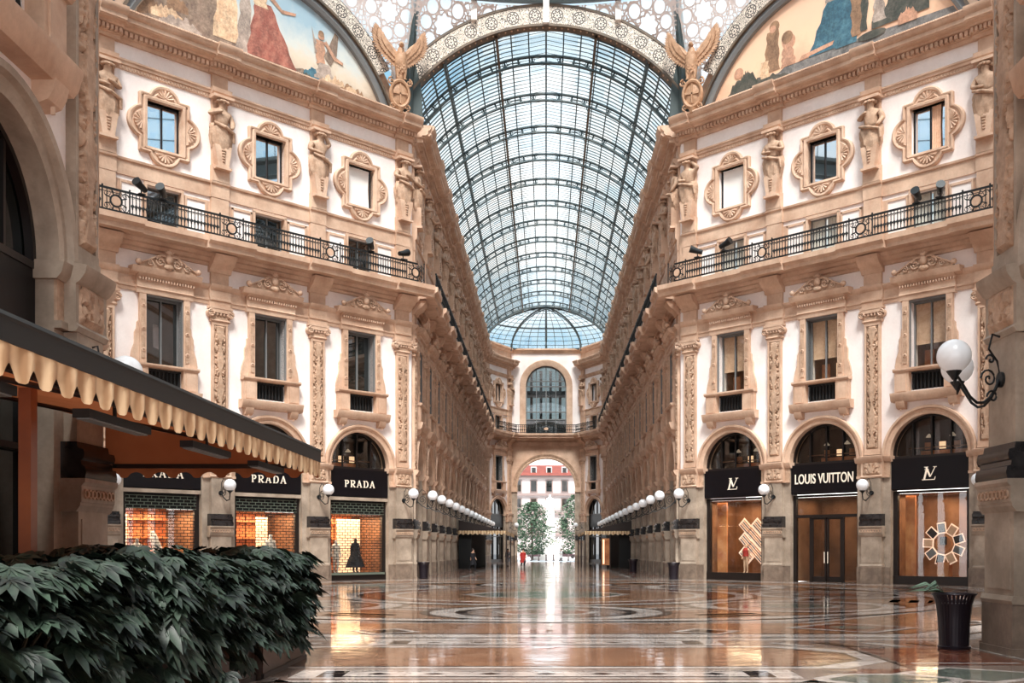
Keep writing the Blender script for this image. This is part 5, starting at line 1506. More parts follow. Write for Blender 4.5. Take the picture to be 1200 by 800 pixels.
# ------------------------------------------------------------ carved half-figures between the small windows
def herm(variant):
    J = [(0, -.1, 0), (0, -.16, .45), (0, -.12, .85), (0, -.2, 1.05), (0, -.24, 1.25), (0, -.24, 1.38),
         (.3, -.1, .85), (-.3, -.1, .85)]
    if variant == 0:
        J += [(.42, -.16, .45), (.1, -.42, .55), (-.05, -.44, .62), (-.42, -.16, .5), (-.12, -.42, .38), (.04, -.44, .34)]
    elif variant == 1:
        J += [(.44, -.14, .45), (.34, -.34, .12), (.28, -.38, .05), (-.44, -.2, .62), (-.18, -.42, .78), (-.06, -.42, .86)]
    else:
        J += [(.46, -.14, .98), (.24, -.26, 1.3), (.14, -.24, 1.36), (-.42, -.16, .45), (-.1, -.42, .3), (.02, -.44, .26)]
    Ed = [(0, 1), (1, 2), (2, 3), (3, 4), (4, 5), (2, 6), (2, 7), (6, 8), (8, 9), (9, 10), (7, 11), (11, 12), (12, 13)]
    Rr = [.26, .24, .27, .1, .17, .13, .14, .14, .12, .08, .06, .12, .08, .06]
    me = skin_figure('figure', J, Ed, Rr, 'relief', 2)
    w = MB(); n = 28; vs_ = []
    prof = [(.34, .12), (.37, -.1), (.36, -.4), (.33, -.8), (.28, -1.05)]
    for q, z in prof:
        for j in range(n):
            t = 2 * PI * j / n; rr = q * (1 + .10 * math.sin(8 * t + z * 4 + variant)); vs_.append((rr * math.cos(t) * 1.15, -.12 + rr * math.sin(t) * .85, z + .08 * math.sin(2 * t + variant)))
    w.add(vs_, [(i * n + (j + 1) % n, i * n + j, (i + 1) * n + j, (i + 1) * n + (j + 1) % n) for i in range(len(prof) - 1) for j in range(n)], 'relief')
    w.tube([(-.35, -.35, .2), (0, -.5, .02), (.38, -.35, -.15), (.42, -.3, -.6)], [.06, .09, .08, .05], 8, 'relief')
    p = MB()                                             # tapering shaft below, with a string of leaves
    p.prism([(-.2, -2.0), (.2, -2.0), (.32, -.9), (-.32, -.9)], -.36, 0, 'stone')
    for i in range(5): p.ball((0, -.38, -1.15 - i * .14), .07 - .006 * i, 'relief', (1.3, .7, 1), 8, 5)
    p.box(-.3, .3, -.42, 0, -2.12, -2.0, 'stone')
    c = MB()
    c.ball((0, -.22, 1.42), .2, 'relief', (1.1, .9, .7))
    for i in range(9):
        a = 2 * PI * i / 9; c.ball((.19 * math.cos(a), -.24 + .17 * math.sin(a), 1.36), .08, 'relief', (1, 1, 1), 7, 5)
    c.ball((0, -.4, 1.27), .035, 'relief', (.8, 1, 1.5), 7, 5)
    c.box(-.38, .38, -.42, 0, 1.52, 1.66, 'stone')
    return me, w.mesh('drapery'), p.mesh('tapering_shaft'), c.mesh('hair_and_block')
HERM = [herm(i) for i in range(3)]
def put_herm(seg, x, v, label, group, scale=1.0):
    p = seg.at(x, -.1, 22.72)
    r = tag(empty('herm_statue', p, seg.a), label, 'statue', group)
    for nm, me in zip(('figure', 'drapery', 'tapering_shaft', 'headdress'), HERM[v]):
        obj(nm, me, r)
    r.scale = (1.42, 1.2, .97)
    return r
hl = {0: ['stone half-figure beside the near left pier, outer of the pair', 'stone half-figure with folded arms between the two outer left small windows', 'stone half-figure between the second and third left small windows', 'stone half-figure at the left corner of the far gallery'],
      1: ['stone half-figure at the right corner of the far gallery', 'stone half-figure right of the white-curtained small window', 'stone half-figure between the two outer right small windows', 'stone half-figure beside the near right pier']}
for k_, sg in ((0, DL), (1, DR)):
    for i in range(4):
        put_herm(sg, PE + i * B, (i + k_ * 2) % 3, hl[k_][i], 'stone half-figures of the octagon')
put_herm(DL, PE - 1.15, 1, 'stone half-figure tight against the near left pier, half of a pair', 'stone half-figures of the octagon')
for nm, sg in (('left', AL), ('right', AR)):
    for i in range(NA + 1):
        k_ = i if sg is AL else NA - i
        put_herm(sg, PE + i * BA, i % 3, '%s stone half-figure along the far gallery %s wall, counted from its mouth' % (ORD[k_], nm), 'stone half-figures along the far gallery')
for nm, sg in (('left', EL), ('right', ER)):
    for i in range(2):
        inner = (i == 1) == (sg is EL)
        put_herm(sg, PE + i * B, i, 'tiny stone half-figure on the far end wall, %s %s' % ('inner' if inner else 'outer', nm), 'stone half-figures of the end wall')

# ------------------------------------------------------------ balcony railings
def baluster():
    w = MB()
    w.tube([(0, 0, 0), (0, 0, 1.0)], .022, 6, 'iron')
    w.lathe([(.01, .2), (.03, .26), (.045, .38), (.03, .5), (.01, .56)], 0, 0, 8, 'iron')
    n = 12
    w.ringp(0, .42, [(.05, -.015), (.08, -.015), (.08, .015), (.05, .015)], 0, 2 * PI, 12, 'iron')
    w.spiral(0.05, .78, 0, .06, 1.1, .012, 'iron', 1, 0, 10); w.spiral(-.05, .78, 0, .06, 1.1, .012, 'iron', -1, PI, 10)
    w.ball((0, 0, .1), .03, 'iron', (1, 1, 1), 6, 4)
    return w
BALM = baluster().mesh('baluster')
def medallion():
    w = MB()
    w.ringp(0, .53, [(.22, -.02), (.3, -.02), (.3, .02), (.22, .02)], 0, 2 * PI, 24, 'iron')
    w.ringp(0, .53, [(.0, -.03), (.19, -.03), (.19, .0), (.0, .0)], 0, 2 * PI, 20, 'stone')
    for sx_ in (-1, 1):
        for sz_ in (-1, 1):
            w.spiral(sx_ * .42, .53 + sz_ * .28, 0, .16, 1.5, .02, 'iron', sx_ * sz_, 0, 16); w.spiral(sx_ * .22, .53 + sz_ * .36, 0, .1, 1.3, .018, 'iron', -sx_ * sz_, 0, 12)
    for x in (-.42, .42): w.tube([(x, 0, 0), (x, 0, 1.04)], .022, 6, 'iron')
    for q in range(8): w.tube([(.3 * math.cos(PI * q / 4 + .4), 0, .53 + .3 * math.sin(PI * q / 4 + .4)), (.52 * math.cos(PI * q / 4 + .4), 0, .53 + .5 * math.sin(PI * q / 4 + .4))], .03, 5, 'iron')
    for x in (-.62, .62): w.tube([(x, 0, 0), (x, 0, 1.1)], .035, 6, 'iron'); w.ball((x, 0, 1.14), .05, 'iron', (1, 1, 1), 8, 5)
    return w
MEDM = medallion().mesh('medallion_panel')
def rails(L):
    w = MB()
    w.box(-L / 2, L / 2, -.04, .04, 1.0, 1.09, 'iron'); w.box(-L / 2, L / 2, -.02, .02, .88, .9, 'iron'); w.box(-L / 2, L / 2, -.025, .025, .04, .12, 'iron')
    return w
RAIL_D, RAIL_A = rails(B).mesh('handrail'), rails(BA).mesh('handrail')
simple = rails(BA)
for i in range(30):
    x = -BA / 2 + (i + .5) * BA / 30
    if abs(x) < .62: continue
    simple.merge(baluster(), Matrix.Translation((x, 0, 0)))
simple.merge(medallion()); SIMP = simple.mesh('balcony_railing')
RY = -1.36
rl = {0: ['black iron balcony railing section with medallion, leftmost on the left wall', 'black iron railing section over the second left pilaster', 'black iron railing section over the third left pilaster', 'black iron railing section at the left corner of the far gallery'],
      1: ['black iron railing section at the right corner of the far gallery', 'black iron railing section right of the first right mezzanine window', 'black iron railing section between the two outer right mezzanine windows', 'black iron railing section ending against the near right pier']}
for k_, sg in ((0, DL), (1, DR)):
    for i in range(4):
        # clip the end sections so that they stop at the corner of the balcony
        lo, hi = -B / 2, B / 2
        if i == 0: lo = -PE + (.6 if sg is DR else -.6)
        if i == 3: hi = PE + (-.6 if sg is DL else .6) + 0
        r = tag(empty('balcony_railing', sg.at(PE + i * B, RY, 17.0), sg.a), rl[k_][i], 'railing', 'octagon balcony railings')
        w = MB()
        w.box(lo, hi, -.04, .04, 1.0, 1.09, 'iron'); w.box(lo, hi, -.02, .02, .88, .9, 'iron'); w.box(lo, hi, -.025, .025, .04, .12, 'iron')
        w.build('handrail', r); obj('medallion_panel', MEDM, r)
        for j in range(34):
            x = -B / 2 + (j + .5) * B / 34
            if abs(x) < .66 or x < lo or x > hi: continue
            obj('baluster', BALM, r, (x, 0, .04))
for nm, sg in (('left', AL), ('right', AR)):
    for i in range(NA):
        k_ = i if sg is AL else NA - 1 - i
        o = obj('balcony_railing', SIMP, None, sg.at(PE + (i + .5) * BA, RY, 17.0), sg.a)
        tag(o, '%s iron railing section along the far gallery %s balcony, from its mouth' % (ORD[k_], nm), 'railing', 'far gallery railings')
for nm, sg in (('left', EL), ('right', ER)):
    o = obj('balcony_railing', SIMP, None, sg.at(sg.L / 2, RY, 17.0), sg.a)
    tag(o, 'iron railing section on the far end balcony, %s bend' % nm, 'railing', 'end wall railings')
o = obj('balcony_railing', SIMP, None, (0, EY + RY - .2, 17.0), 0); o.scale = (1.55, 1, 1)
tag(o, 'iron railing under the tall arched window of the far end wall', 'railing', 'end wall railings')

# spotlights on the balcony
def spot_mesh():
    w = MB()
    w.tube([(0, 0, 0), (0, 0, .18)], .025, 6, 'iron')
    w.tube([(.2, .1, .22), (-.05, -.05, .3), (-.28, -.18, .4)], [.1, .13, .17], 12, 'iron')
    w.box(-.12, .12, -.12, .12, -.02, .02, 'iron')
    return w.mesh('spotlight')
SPM = spot_mesh()
for sg, x, rz, lb in ((DL, 1.9, 0, 'black spotlight on the left balcony rail nearest the near pier'), (DL, 2.9, .3, 'black spotlight before the outermost left mezzanine window'), (DL, 14.7, .2, 'black spotlight on the left rail beside the far gallery corner'),
                      (DL, 16.9, 2.8, 'black spotlight at the very corner of the left balcony'), (DR, 2.2, .2, 'black spotlight on the right rail at the far gallery corner'), (DR, 4.0, 2.6, 'black spotlight right of the right corner one'),
                      (DR, 15.0, 1.2, 'black spotlight on the outer right rail, left one of two'), (DR, 16.1, 1.5, 'black spotlight on the outer right rail nearest the pier')):
    o = obj('spotlight', SPM, None, sg.at(x, RY, 18.1), sg.a + rz); o.scale = (1.25,) * 3
    tag(o, lb, 'spotlight', 'balcony spotlights')

# ------------------------------------------------------------ globe lamps
def lamp_meshes(twin=False):
    br = MB()
    br.ringp(0, 0, [(0, 0), (.12, 0), (.12, -.05), (0, -.05)], 0, 2 * PI, 16, 'iron')
    def arm(dx):
        return [(0, -.05, 0), (dx * .15, -.28, -.22), (dx * .45, -.62, -.4), (dx * .8, -.88, -.36), (dx, -.95, -.12), (dx, -.95, .0)]
    heads = (-.38, .38) if twin else (0,)
    for h_ in heads:
        br.tube(arm(h_), .028, 8, 'iron')
        br.lathe([(.03, -.06), (.07, .0), (.15, .07), (.16, .09)], h_, -.95, 14, 'iron')
    # scroll above the arm
    pts = []
    for i in range(24):
        t = i / 23; a = -PI / 2 + t * 3.4 * PI; r_ = .26 * (1 - t * .8)
        pts.append((0, -.34 - r_ * math.cos(a) * .9, .12 + r_ * math.sin(a)))
    br.tube(pts, .02, 6, 'iron')
    br.tube([(0, -.04, .1), (0, -.1, .5), (0, -.3, .72), (0, -.5, .62), (0, -.52, .45)], .02, 6, 'iron')
    gm = MB(); gm.ball((0, 0, .36), .30, 'globe', (1, 1, 1), 24, 14)
    return br.mesh('bracket'), gm.mesh('globe')
LB1, LG = lamp_meshes(); LB2, _ = lamp_meshes(True)
def lamp(seg, x, label, group, twin=False, z=4.55, y=-.22):
    r = tag(empty('globe_wall_lamp', seg.at(x, y, z), seg.a), label, 'lamp', group)
    obj('bracket', LB2 if twin else LB1, r)
    for h_ in ((-.38, .38) if twin else (0,)): obj('globe', LG, r, (h_, -.95, 0))
    return r
ll = {0: ['white globe lamp on the pilaster beside the near left pier, seen under the awning', 'white globe lamp between the two shops under the awning', 'white globe lamp left of the uncovered PRADA window', 'white globe lamp at the left corner of the far gallery'],
      1: ['white globe lamp at the right corner of the far gallery', 'white globe lamp between slatted display and entrance doors', 'white globe lamp between entrance doors and fan display', 'white globe lamp right of the fan display, mostly behind the pier']}
for k_, sg in ((0, DL), (1, DR)):
    for i in range(4): lamp(sg, PE + i * B, ll[k_][i], 'octagon globe lamps')
for nm, sg in (('left', AL), ('right', AR)):
    for i in range(NA + 1):
        k_ = i if sg is AL else NA - i
        lamp(sg, PE + i * BA, '%s white globe lamp along the far gallery %s wall, counted from its mouth' % (ORD[k_], nm), 'far gallery globe lamps')
for sg, i, lb in ((EL, 1, 'tiny white globe lamp left of the far archway'), (ER, 0, 'tiny white globe lamp right of the far archway')):
    lamp(sg, PE + i * B, lb, 'far archway lamps')
def near_lamp(seg, x, heads, label):
    r = tag(empty('globe_wall_lamp', seg.at(x, -.22, 4.6 if seg is NR else 4.42), seg.a), label, 'lamp', 'near pier lamps')
    br = MB(); br.ringp(0, 0, [(0, 0), (.13, 0), (.13, -.05), (0, -.05)], 0, 2 * PI, 18, 'iron')
    for hx, hy in heads:
        pts = [(hx * t, hy * t - .05 * (1 - t), -.42 * math.sin(PI * min(1, t * 1.15)) ** .8 + (.02 if t == 1 else 0)) for t in (0, .08, .2, .35, .5, .65, .8, .92)] + [(hx, hy, -.12), (hx, hy, .02)]
        br.tube(pts, .024, 8, 'iron'); br.lathe([(.03, -.06), (.07, .0), (.12, .07), (.13, .1)], hx, hy, 14, 'iron')
    hx, hy = heads[0]
    for (c, z, r0, tn) in ((.28, .0, .17, 1.6), (.2, -.3, .12, 1.4), (.24, .32, .1, 1.2)):
        sp_ = [(hx * (c + r0 * (1 - i / 20) * math.cos(i / 20 * tn * 2 * PI)), hy * (c + r0 * (1 - i / 20) * math.cos(i / 20 * tn * 2 * PI)), z + r0 * (1 - i / 20) * math.sin(i / 20 * tn * 2 * PI)) for i in range(20)]
        br.tube(sp_, .018, 6, 'iron')
    br.tube([(0, -.03, .05), (hx * .1, hy * .1, .3), (hx * .28, hy * .28, .5), (hx * .2, hy * .2, .75), (hx * .05, hy * .05, .72)], .02, 6, 'iron')
    br.build('bracket', r)
    g_ = MB(); g_.ball((0, 0, .36), .275, 'globe', (1, 1, 1), 28, 16); gm_ = g_.mesh('globe')
    for hx, hy in heads: obj('globe', gm_, r, (hx, hy, -.03))
near_lamp(NR, PE, ((.36, -.95), (-.75, -.45)), 'twin white globe lamp on a scrolled iron bracket on the near right pier')
near_lamp(NL, NL.L - PE, ((.12, -.55),), 'white globe lamp on the near left pier, just above the black awning edge')

# ------------------------------------------------------------ near awning (left)
AX = -4.0
aw = tag(empty('shop_awning', (AX, 12, 3.2)), 'large dark awning with scalloped striped valance at the left', 'awning')
def lw(w): return w.xf(Matrix.Translation((-AX, -12, -3.2)))
Y0, Y1 = 3.0, 18.0
w = MB(); w.box(AX - .05, AX + .04, Y0, Y1, 3.27, 3.46, 'awnblack'); w.box(AX - 3.7, AX, Y1 - .05, Y1 + .02, 3.17, 3.24, 'awnblack')
w.tube([(AX, Y0, 3.46), (AX, Y1, 3.46)], .05, 8, 'awnblack'); lw(w).build('black_edge', aw)
def valance(p0, p1, z0_, z1_, pitch, m, amp=.10):
    w = MB(); p0, p1 = Vector(p0), Vector(p1); L = (p1 - p0).length; n = int(L / pitch); st = 12
    d = (p1 - p0) / L; nrm = Vector((d.y, -d.x))
    vs_ = []
    for i in range(n * st + 1):
        t = i / (n * st); ph = (i % st) / st
        low = z0_ + amp * (math.sin(PI * (ph - .16) / .68) ** .6 if .161 < ph < .839 else 0)
        p = p0 + d * L * t
        off = nrm * (.02 * math.sin(2 * PI * t * n))
        vs_ += [(p.x + off.x, p.y + off.y, low), (p.x + off.x, p.y + off.y, (low + z1_) / 2), (p.x, p.y, z1_)]
    w.add(vs_, [(3 * i + j, 3 * i + 3 + j, 3 * i + 4 + j, 3 * i + 1 + j) for i in range(n * st) for j in range(2)], m)
    return w
lw(valance((AX + .03, Y0), (AX + .03, Y1), 3.0, 3.3, .36, 'awnstripe', .125)).build('front_valance', aw)
lw(valance((AX - 3.85, Y1 + .01), (AX, Y1 + .01), 3.0, 3.2, .42, 'awnbrown', .1)).build('end_valance', aw)
w = MB()                                                  # cloth: gently rising towards the wall
for (xa, za), (xb, zb_) in (((AX, 3.4), (-7.75, 3.95)),):
    w.add([(xa, Y0, za), (xa, Y1, za), (xb, Y1, zb_), (xb, Y0, zb_)], [(0, 1, 2, 3)], 'awnbrown')
w.add([(AX, Y1, 3.4), (-7.75, Y1, 3.95), (-7.75, Y1, 3.2), (AX, Y1, 3.2)], [(0, 1, 2, 3)], 'awnbrown')
lw(w).build('canopy_cloth', aw)
w = MB(); w.box(AX - .12, AX - .04, Y0, Y1, 3.1, 3.18, 'awndark'); w.box(-7.5, AX, Y1 - .12, Y1 - .06, 3.16, 3.22, 'awndark')
for y in (5, 9, 13): w.tube([(AX - .08, y, 3.1), (-7.6, y, 3.82)], .03, 6, 'awndark')
lw(w).build('canopy_frame', aw)
for i in range(4):
    w = MB(); y = 7.5 + i * 2.8
    w.box(AX - .42, AX - .26, y - .75, y + .75, 2.98, 3.06, 'awnblack'); w.box(AX - .40, AX - .28, y - .7, y + .7, 2.965, 2.98, 'frame')
    w.tube([(AX - .34, y, 3.05), (AX - .34, y, 3.3)], .02, 6, 'awnblack'); lw(w).build('heater_bar', aw)
w = MB(); w.box(-5.0, -4.88, 9.7, 9.82, 0, 3.28, 'awnwood'); w.box(-5.1, -4.78, 9.62, 9.94, 0, .12, 'awndark')
lw(w).build('support_post', aw)
w = MB(); w.box(-7.7, -5.3, 9.6, 9.66, 0, 3.2, 'darkroom')
w.box(-5.34, -5.24, 9.56, 9.7, 0, 3.2, 'awndark'); w.box(-7.7, -5.24, 9.56, 9.7, 2.2, 2.3, 'awndark')
tag(w.build('windscreen', None), 'dark glazed screen behind the brown post under the awning', 'screen')

# ------------------------------------------------------------ leafy planters along the awning
def leafy(seed, nleaf, hw=.62, hl=.75, z0_=.35, z1_=1.68):
    r2 = random.Random(seed); w = MB()
    def lobe(p, d, up, L, wd, droop):
        s_ = d.cross(up)
        if s_.length < 1e-4: s_ = Vector((1, 0, 0))
        s_.normalize(); pts = []
        for t in (0, .3, .62, 1):
            c = p + d * L * t - Vector((0, 0, 1)) * droop * L * t * t
            ww = wd * (.12, .8, 1.0, .0)[(0, .3, .62, 1).index(t)]
            up2 = Vector((0, 0, .25 * ww))
            pts.append((c - s_ * ww + up2, c - up2, c + s_ * ww + up2))
        vs_ = [q for tr in pts[:3] for q in tr] + [pts[3][1]]
        w.add(vs_, [(0, 1, 4, 3), (1, 2, 5, 4), (3, 4, 7, 6), (4, 5, 8, 7), (6, 7, 9), (7, 8, 9)], 'leaf')
    for i in range(nleaf):
        # points on a rounded box shell, denser outside
        th = r2.uniform(0, 2 * PI); zz = r2.random() ** .75
        rad = (1 - .35 * r2.random() ** 2) * (1 - .35 * max(0, zz - .7) / .3)
        ex = abs(math.cos(th)) ** .6 * (1 if math.cos(th) > 0 else -1); ey = abs(math.sin(th)) ** .6 * (1 if math.sin(th) > 0 else -1)
        if r2.random() < .33: rad *= r2.random() ** .5; zz = .88 + .12 * r2.random()
        p = Vector((hw * ex * rad, hl * ey * rad, z0_ + (z1_ - z0_) * zz))
        out = Vector((ex * hl, ey * hl, .25 + .9 * (zz - .4))).normalized()
        hd = Vector((out.x, out.y, 0)); hd = hd.normalized() if hd.length > .01 else Vector((1, 0, 0))
        up = (Vector((0, 0, 1)) * r2.uniform(.5, 1.1) + out * .8 + Vector((r2.gauss(0, .25), r2.gauss(0, .25), 0))).normalized()
        t0 = (up * up.z - Vector((0, 0, 1)))
        t0 = t0.normalized() if t0.length > .05 else hd
        sd = up.cross(t0)
        nl = 7 if r2.random() < .7 else 5; L = r2.uniform(.17, .31)
        p.z += .12 * noise.noise(Vector((p.x * 3, p.y * 3, seed)))
        base = r2.uniform(-.8, .8); dr = r2.uniform(.08, .4)
        for k_ in range(nl):
            a = base + (k_ - (nl - 1) / 2) * .56
            d = (t0 * math.cos(a) + sd * math.sin(a)).normalized()
            lobe(p, d, up, L * (1 - .13 * abs(k_ - (nl - 1) / 2)), .036 + .012 * r2.random(), dr)
    return w
LEAFM = [leafy(s_, 470, .62, .66).mesh('foliage', True, 70) for s_ in (11, 12, 13)]
def planter_mesh():
    w = MB()
    w.box(-.42, .42, -.6, .6, .04, .56, 'planter')
    for s_ in (-1, 1):
        w.box(-.45, .45, s_ * .62 - .03, s_ * .62 + .03, 0, .62, 'planter'); w.box(s_ * .44 - .03, s_ * .44 + .03, -.62, .62, 0, .62, 'planter')
    for x in (-.47, .47): w.box(x - .02, x + .02, -.64, .64, .54, .62, 'awndark'); w.box(x - .02, x + .02, -.64, .64, 0, .07, 'awndark')
    for y in (-.64, .64): w.box(-.47, .47, y - .02, y + .02, .54, .62, 'awndark')
    return w.mesh('planter_box')
PLM = planter_mesh(); SOILM = MB(); SOILM.box(-.4, .4, -.58, .58, .5, .585, 'soil'); SOILM = SOILM.mesh('soil')
def stems(seed):
    r2 = random.Random(seed); w = MB()
    for i in range(14):
        x, y = r2.uniform(-.3, .3), r2.uniform(-.45, .45)
        w.tube([(x, y, .56), (x * 1.2, y * 1.2, 1.0), (x * 1.7 + r2.uniform(-.1, .1), y * 1.5, r2.uniform(1.2, 1.6))], [.02, .015, .008], 5, 'stem')
    return w.mesh('stem')
STM = stems(4)
pn = ['leafy dark green shrub in a planter, end of the row nearest the octagon'] + ['leafy dark green shrub in a planter, %s back from the octagon end of the row' % q for q in ORD[1:7]] + ['leafy dark green shrub at the left picture edge']
for i in range(8):
    y = 15.75 - i * 1.34
    r = tag(empty('planter_shrub', (-4.32 + .05 * math.sin(i * 2.3), y, 0), PI * (i % 2)), pn[i], 'shrub', 'planter shrubs along the awning')
    obj('planter_box', PLM, r); obj('soil', SOILM, r); obj('stem', STM, r)
    o = obj('foliage', LEAFM[i % 3], r); o.scale = (1.12, 1.0, 1 + .04 * math.sin(i * 1.9))

# ------------------------------------------------------------ litter bins
def bin_mesh():
    body = MB(); rim = MB(); bs = MB(); n = 32
    for i in range(n):
        a = 2 * PI * i / n
        def q(r_, z): return Vector((r_ * math.cos(a), r_ * math.sin(a), z))
        tdir = Vector((-math.sin(a), math.cos(a), 0)) * .021
        pts = [q(.25, .06), q(.27, .5), q(.3, .78), q(.34, .9), q(.37, .96)]
        vs_ = [p_ + s_ * tdir for p_ in pts for s_ in (-1, 1)] + [p_ * 1 + s_ * tdir - Vector((math.cos(a), math.sin(a), 0)) * .012 for p_ in pts for s_ in (-1, 1)]
        m = len(pts)
        body.add(vs_, [(2 * j, 2 * j + 1, 2 * j + 3, 2 * j + 2) for j in range(m - 1)] + [(2 * m + 2 * j + 2, 2 * m + 2 * j + 3, 2 * m + 2 * j + 1, 2 * m + 2 * j) for j in range(m - 1)], 'bin')
    body.lathe([(.235, .05), (.25, .5), (.275, .8)], 0, 0, 28, 'bin')
    rim.ringp(0, 0, [(0, 0)], 0, 1, 1, 'bin') if False else None
    rim.tube([(.29 * math.cos(2 * PI * i / 28), .29 * math.sin(2 * PI * i / 28), .84) for i in range(29)], .018, 6, 'bin')
    rim.tube([(.37 * math.cos(2 * PI * i / 28), .37 * math.sin(2 * PI * i / 28), .965) for i in range(29)], .016, 6, 'bin')
    bs.lathe([(.27, 0), (.28, .05), (.24, .07)], 0, 0, 28, 'bin')
    return body.mesh('slatted_body'), rim.mesh('rim'), bs.mesh('foot_ring')
BM = bin_mesh()
def bin_(loc, label):
    r = tag(empty('litter_bin', loc), label, 'bin', 'slatted litter bins')
    for nm, me in zip(('slatted_body', 'rim', 'foot_ring'), BM): obj(nm, me, r)
    return r
bin_((7.15, 17.95, 0), 'dark slatted flared litter bin beside the near right pier')
bin_((-7.2, 60.2, 0), 'dark litter bin at the left corner of the far gallery')
bin_((7.3, 58.6, 0), 'dark litter bin at the right corner of the far gallery')
bin_((6.5, 76.5, 0), 'dark litter bin farther down the right gallery wall')
# small plant sprig poking out behind the near bin
w = MB(); r2 = random.Random(5)
for i in range(16):
    a = r2.uniform(PI * .6, PI * 1.3); L = r2.uniform(.3, .75); h_ = r2.uniform(.04, .2)
    p0 = Vector((0, 0, 0)); p1 = Vector((math.cos(a) * L * .5, math.sin(a) * L * .3, h_)); p2 = Vector((math.cos(a) * L, math.sin(a) * L * .5, h_ * .4))
    s_ = Vector((0, .04, .02))
    w.add([p0, p1 - s_, p2, p1 + s_], [(0, 1, 2, 3)], 'sprig'); w.tube([p0, p1, p2], .006, 4, 'stem')
tag(w.build('plant_sprig', None, (6.98, 17.95, .985)), 'pale green drooping leaves lying over the rim of the near bin', 'plant')

# ------------------------------------------------------------ cafe awnings far down the gallery
def cafe(sgn, y0, y1, label):
    xw, xf_ = sgn * 7.7, sgn * 3.5
    r = tag(empty('cafe_awning', (sgn * 5.5, y0, 3.2)), label, 'awning', 'cafe awnings in the far gallery')
    T = Matrix.Translation((-sgn * 5.5, -y0, -3.2))
    w = MB()
    w.add([(xf_, y0, 3.35), (xf_, y1, 3.35), (xw, y1, 4.3), (xw, y0, 4.3)], [(0, 1, 2, 3)], 'awndark')
    w.add([(xf_, y0, 3.35), (xw, y0, 4.3), (xw, y0, 3.35)], [(0, 1, 2)], 'awndark'); w.xf(T).build('canopy_cloth', r)
    v = valance((xf_, y0), (xf_, y1), 3.0, 3.36, .4, 'awnstripe', .1); v.xf(T).build('front_valance', r)
    v = valance((min(xf_, xw), y0), (max(xf_, xw), y0), 3.0, 3.36, .4, 'awnstripe', .1); v.xf(T).build('end_valance', r)
    w = MB()
    for y in (y0 + .1, (y0 + y1) / 2, y1 - .1): w.box(xf_ - .06, xf_ + .06, y - .06, y + .06, 0, 3.3, 'awndark')
    w.xf(T).build('post', r)
    w = MB(); w.box(min(xw, sgn * 6.6), max(xw, sgn * 6.6), y0 + .3, y1 - .3, 0, 3.2, 'darkroom'); w.xf(T).build('dark_kiosk', r)
    if sgn > 0: w = MB(); w.box(5.0, 5.7, y0 + .2, y0 + .3, .3, 2.7, 'wood'); w.box(5.1, 5.25, y0 + .15, y0 + .2, .4, 2.6, 'glowbrick'); w.box(4.9, 5.0, y0 + .15, y0 + .3, 0, 3.2, 'awndark'); w.box(5.7, 5.8, y0 + .15, y0 + .3, 0, 3.2, 'awndark'); w.xf(T).build('lit_doorway', r)
cafe(-1, 90, 112, 'dark cafe awning with scalloped edge on the left of the far gallery')
cafe(1, 92, 112, 'dark cafe awning with scalloped edge on the right of the far gallery')

# ------------------------------------------------------------ people
person((-2.2, 97.5, 0), R(20), 'red', 'darkcloth', 'person in a red coat walking near the far archway', 1.75)
person((-6.0, 84.0, 0), R(60), 'darkcloth', 'darkcloth', 'person in dark clothes by the left wall before the cafe awning', 1.75)
person((-3.9, 104, 0), R(-30), 'greycloth', 'greycloth', 'person in grey near the left cafe awning', 1.75)
person((2.2, 150, 0), R(100), 'white', 'greycloth', 'person in a white top outside the far archway', 1.75)

# ------------------------------------------------------------ piazza beyond the arch
def building():
    r = tag(empty('piazza_building', (0, 205, 0)), 'pale apartment building with red tiled roof across the piazza', 'building')
    w = MB(); w.box(-40, 40, 0, 12, 0, 16.4, 'outwhite')
    for z in (4.4, 8.6, 12.4, 15.9): w.box(-40, 40, -.5, 0, z, z + .5, 'outgrey')
    w.build('wall', r)
    w = MB(); w.add([(-41, -.8, 16.4), (41, -.8, 16.4), (41, 6, 19.0), (-41, 6, 19.0), (-41, 12.5, 16.4), (41, 12.5, 16.4)], [(0, 1, 2, 3), (3, 2, 5, 4)], 'outred'); w.build('roof', r)
    f = MB()
    f.box(-.75, .75, -.12, 0, 0, 2.5, 'outgrey'); fm = f.mesh('window')
    p = MB(); p.box(-.55, .55, -.14, -.1, .15, 2.3, 'pane'); pm_ = p.mesh('pane')
    for z in (5.4, 9.5, 13.1):
        for i in range(-5, 6):
            o = obj('window', fm, r, (i * 3.1 + .6, 0, z)); obj('pane', pm_, o)
    for i in range(-5, 6):
        w = MB(); w.box(-.6, .6, 1.0, 3, 16.9, 18.3, 'outwhite'); w.box(-.4, .4, .95, 1, 17.1, 18.1, 'pane'); w.build('dormer', r, (i * 3.1 + .6, 0, 0))
    for z in (4.9, 9.1):
        w = MB()
        for i in range(110): w.box(-17 + i * .31, -16.94 + i * .31, -.48, -.42, z, z + .8, 'outgrey')
        w.box(-17, 17, -.5, -.4, z + .8, z + .9, 'outgrey'); w.build('balcony_rail', r)
building()
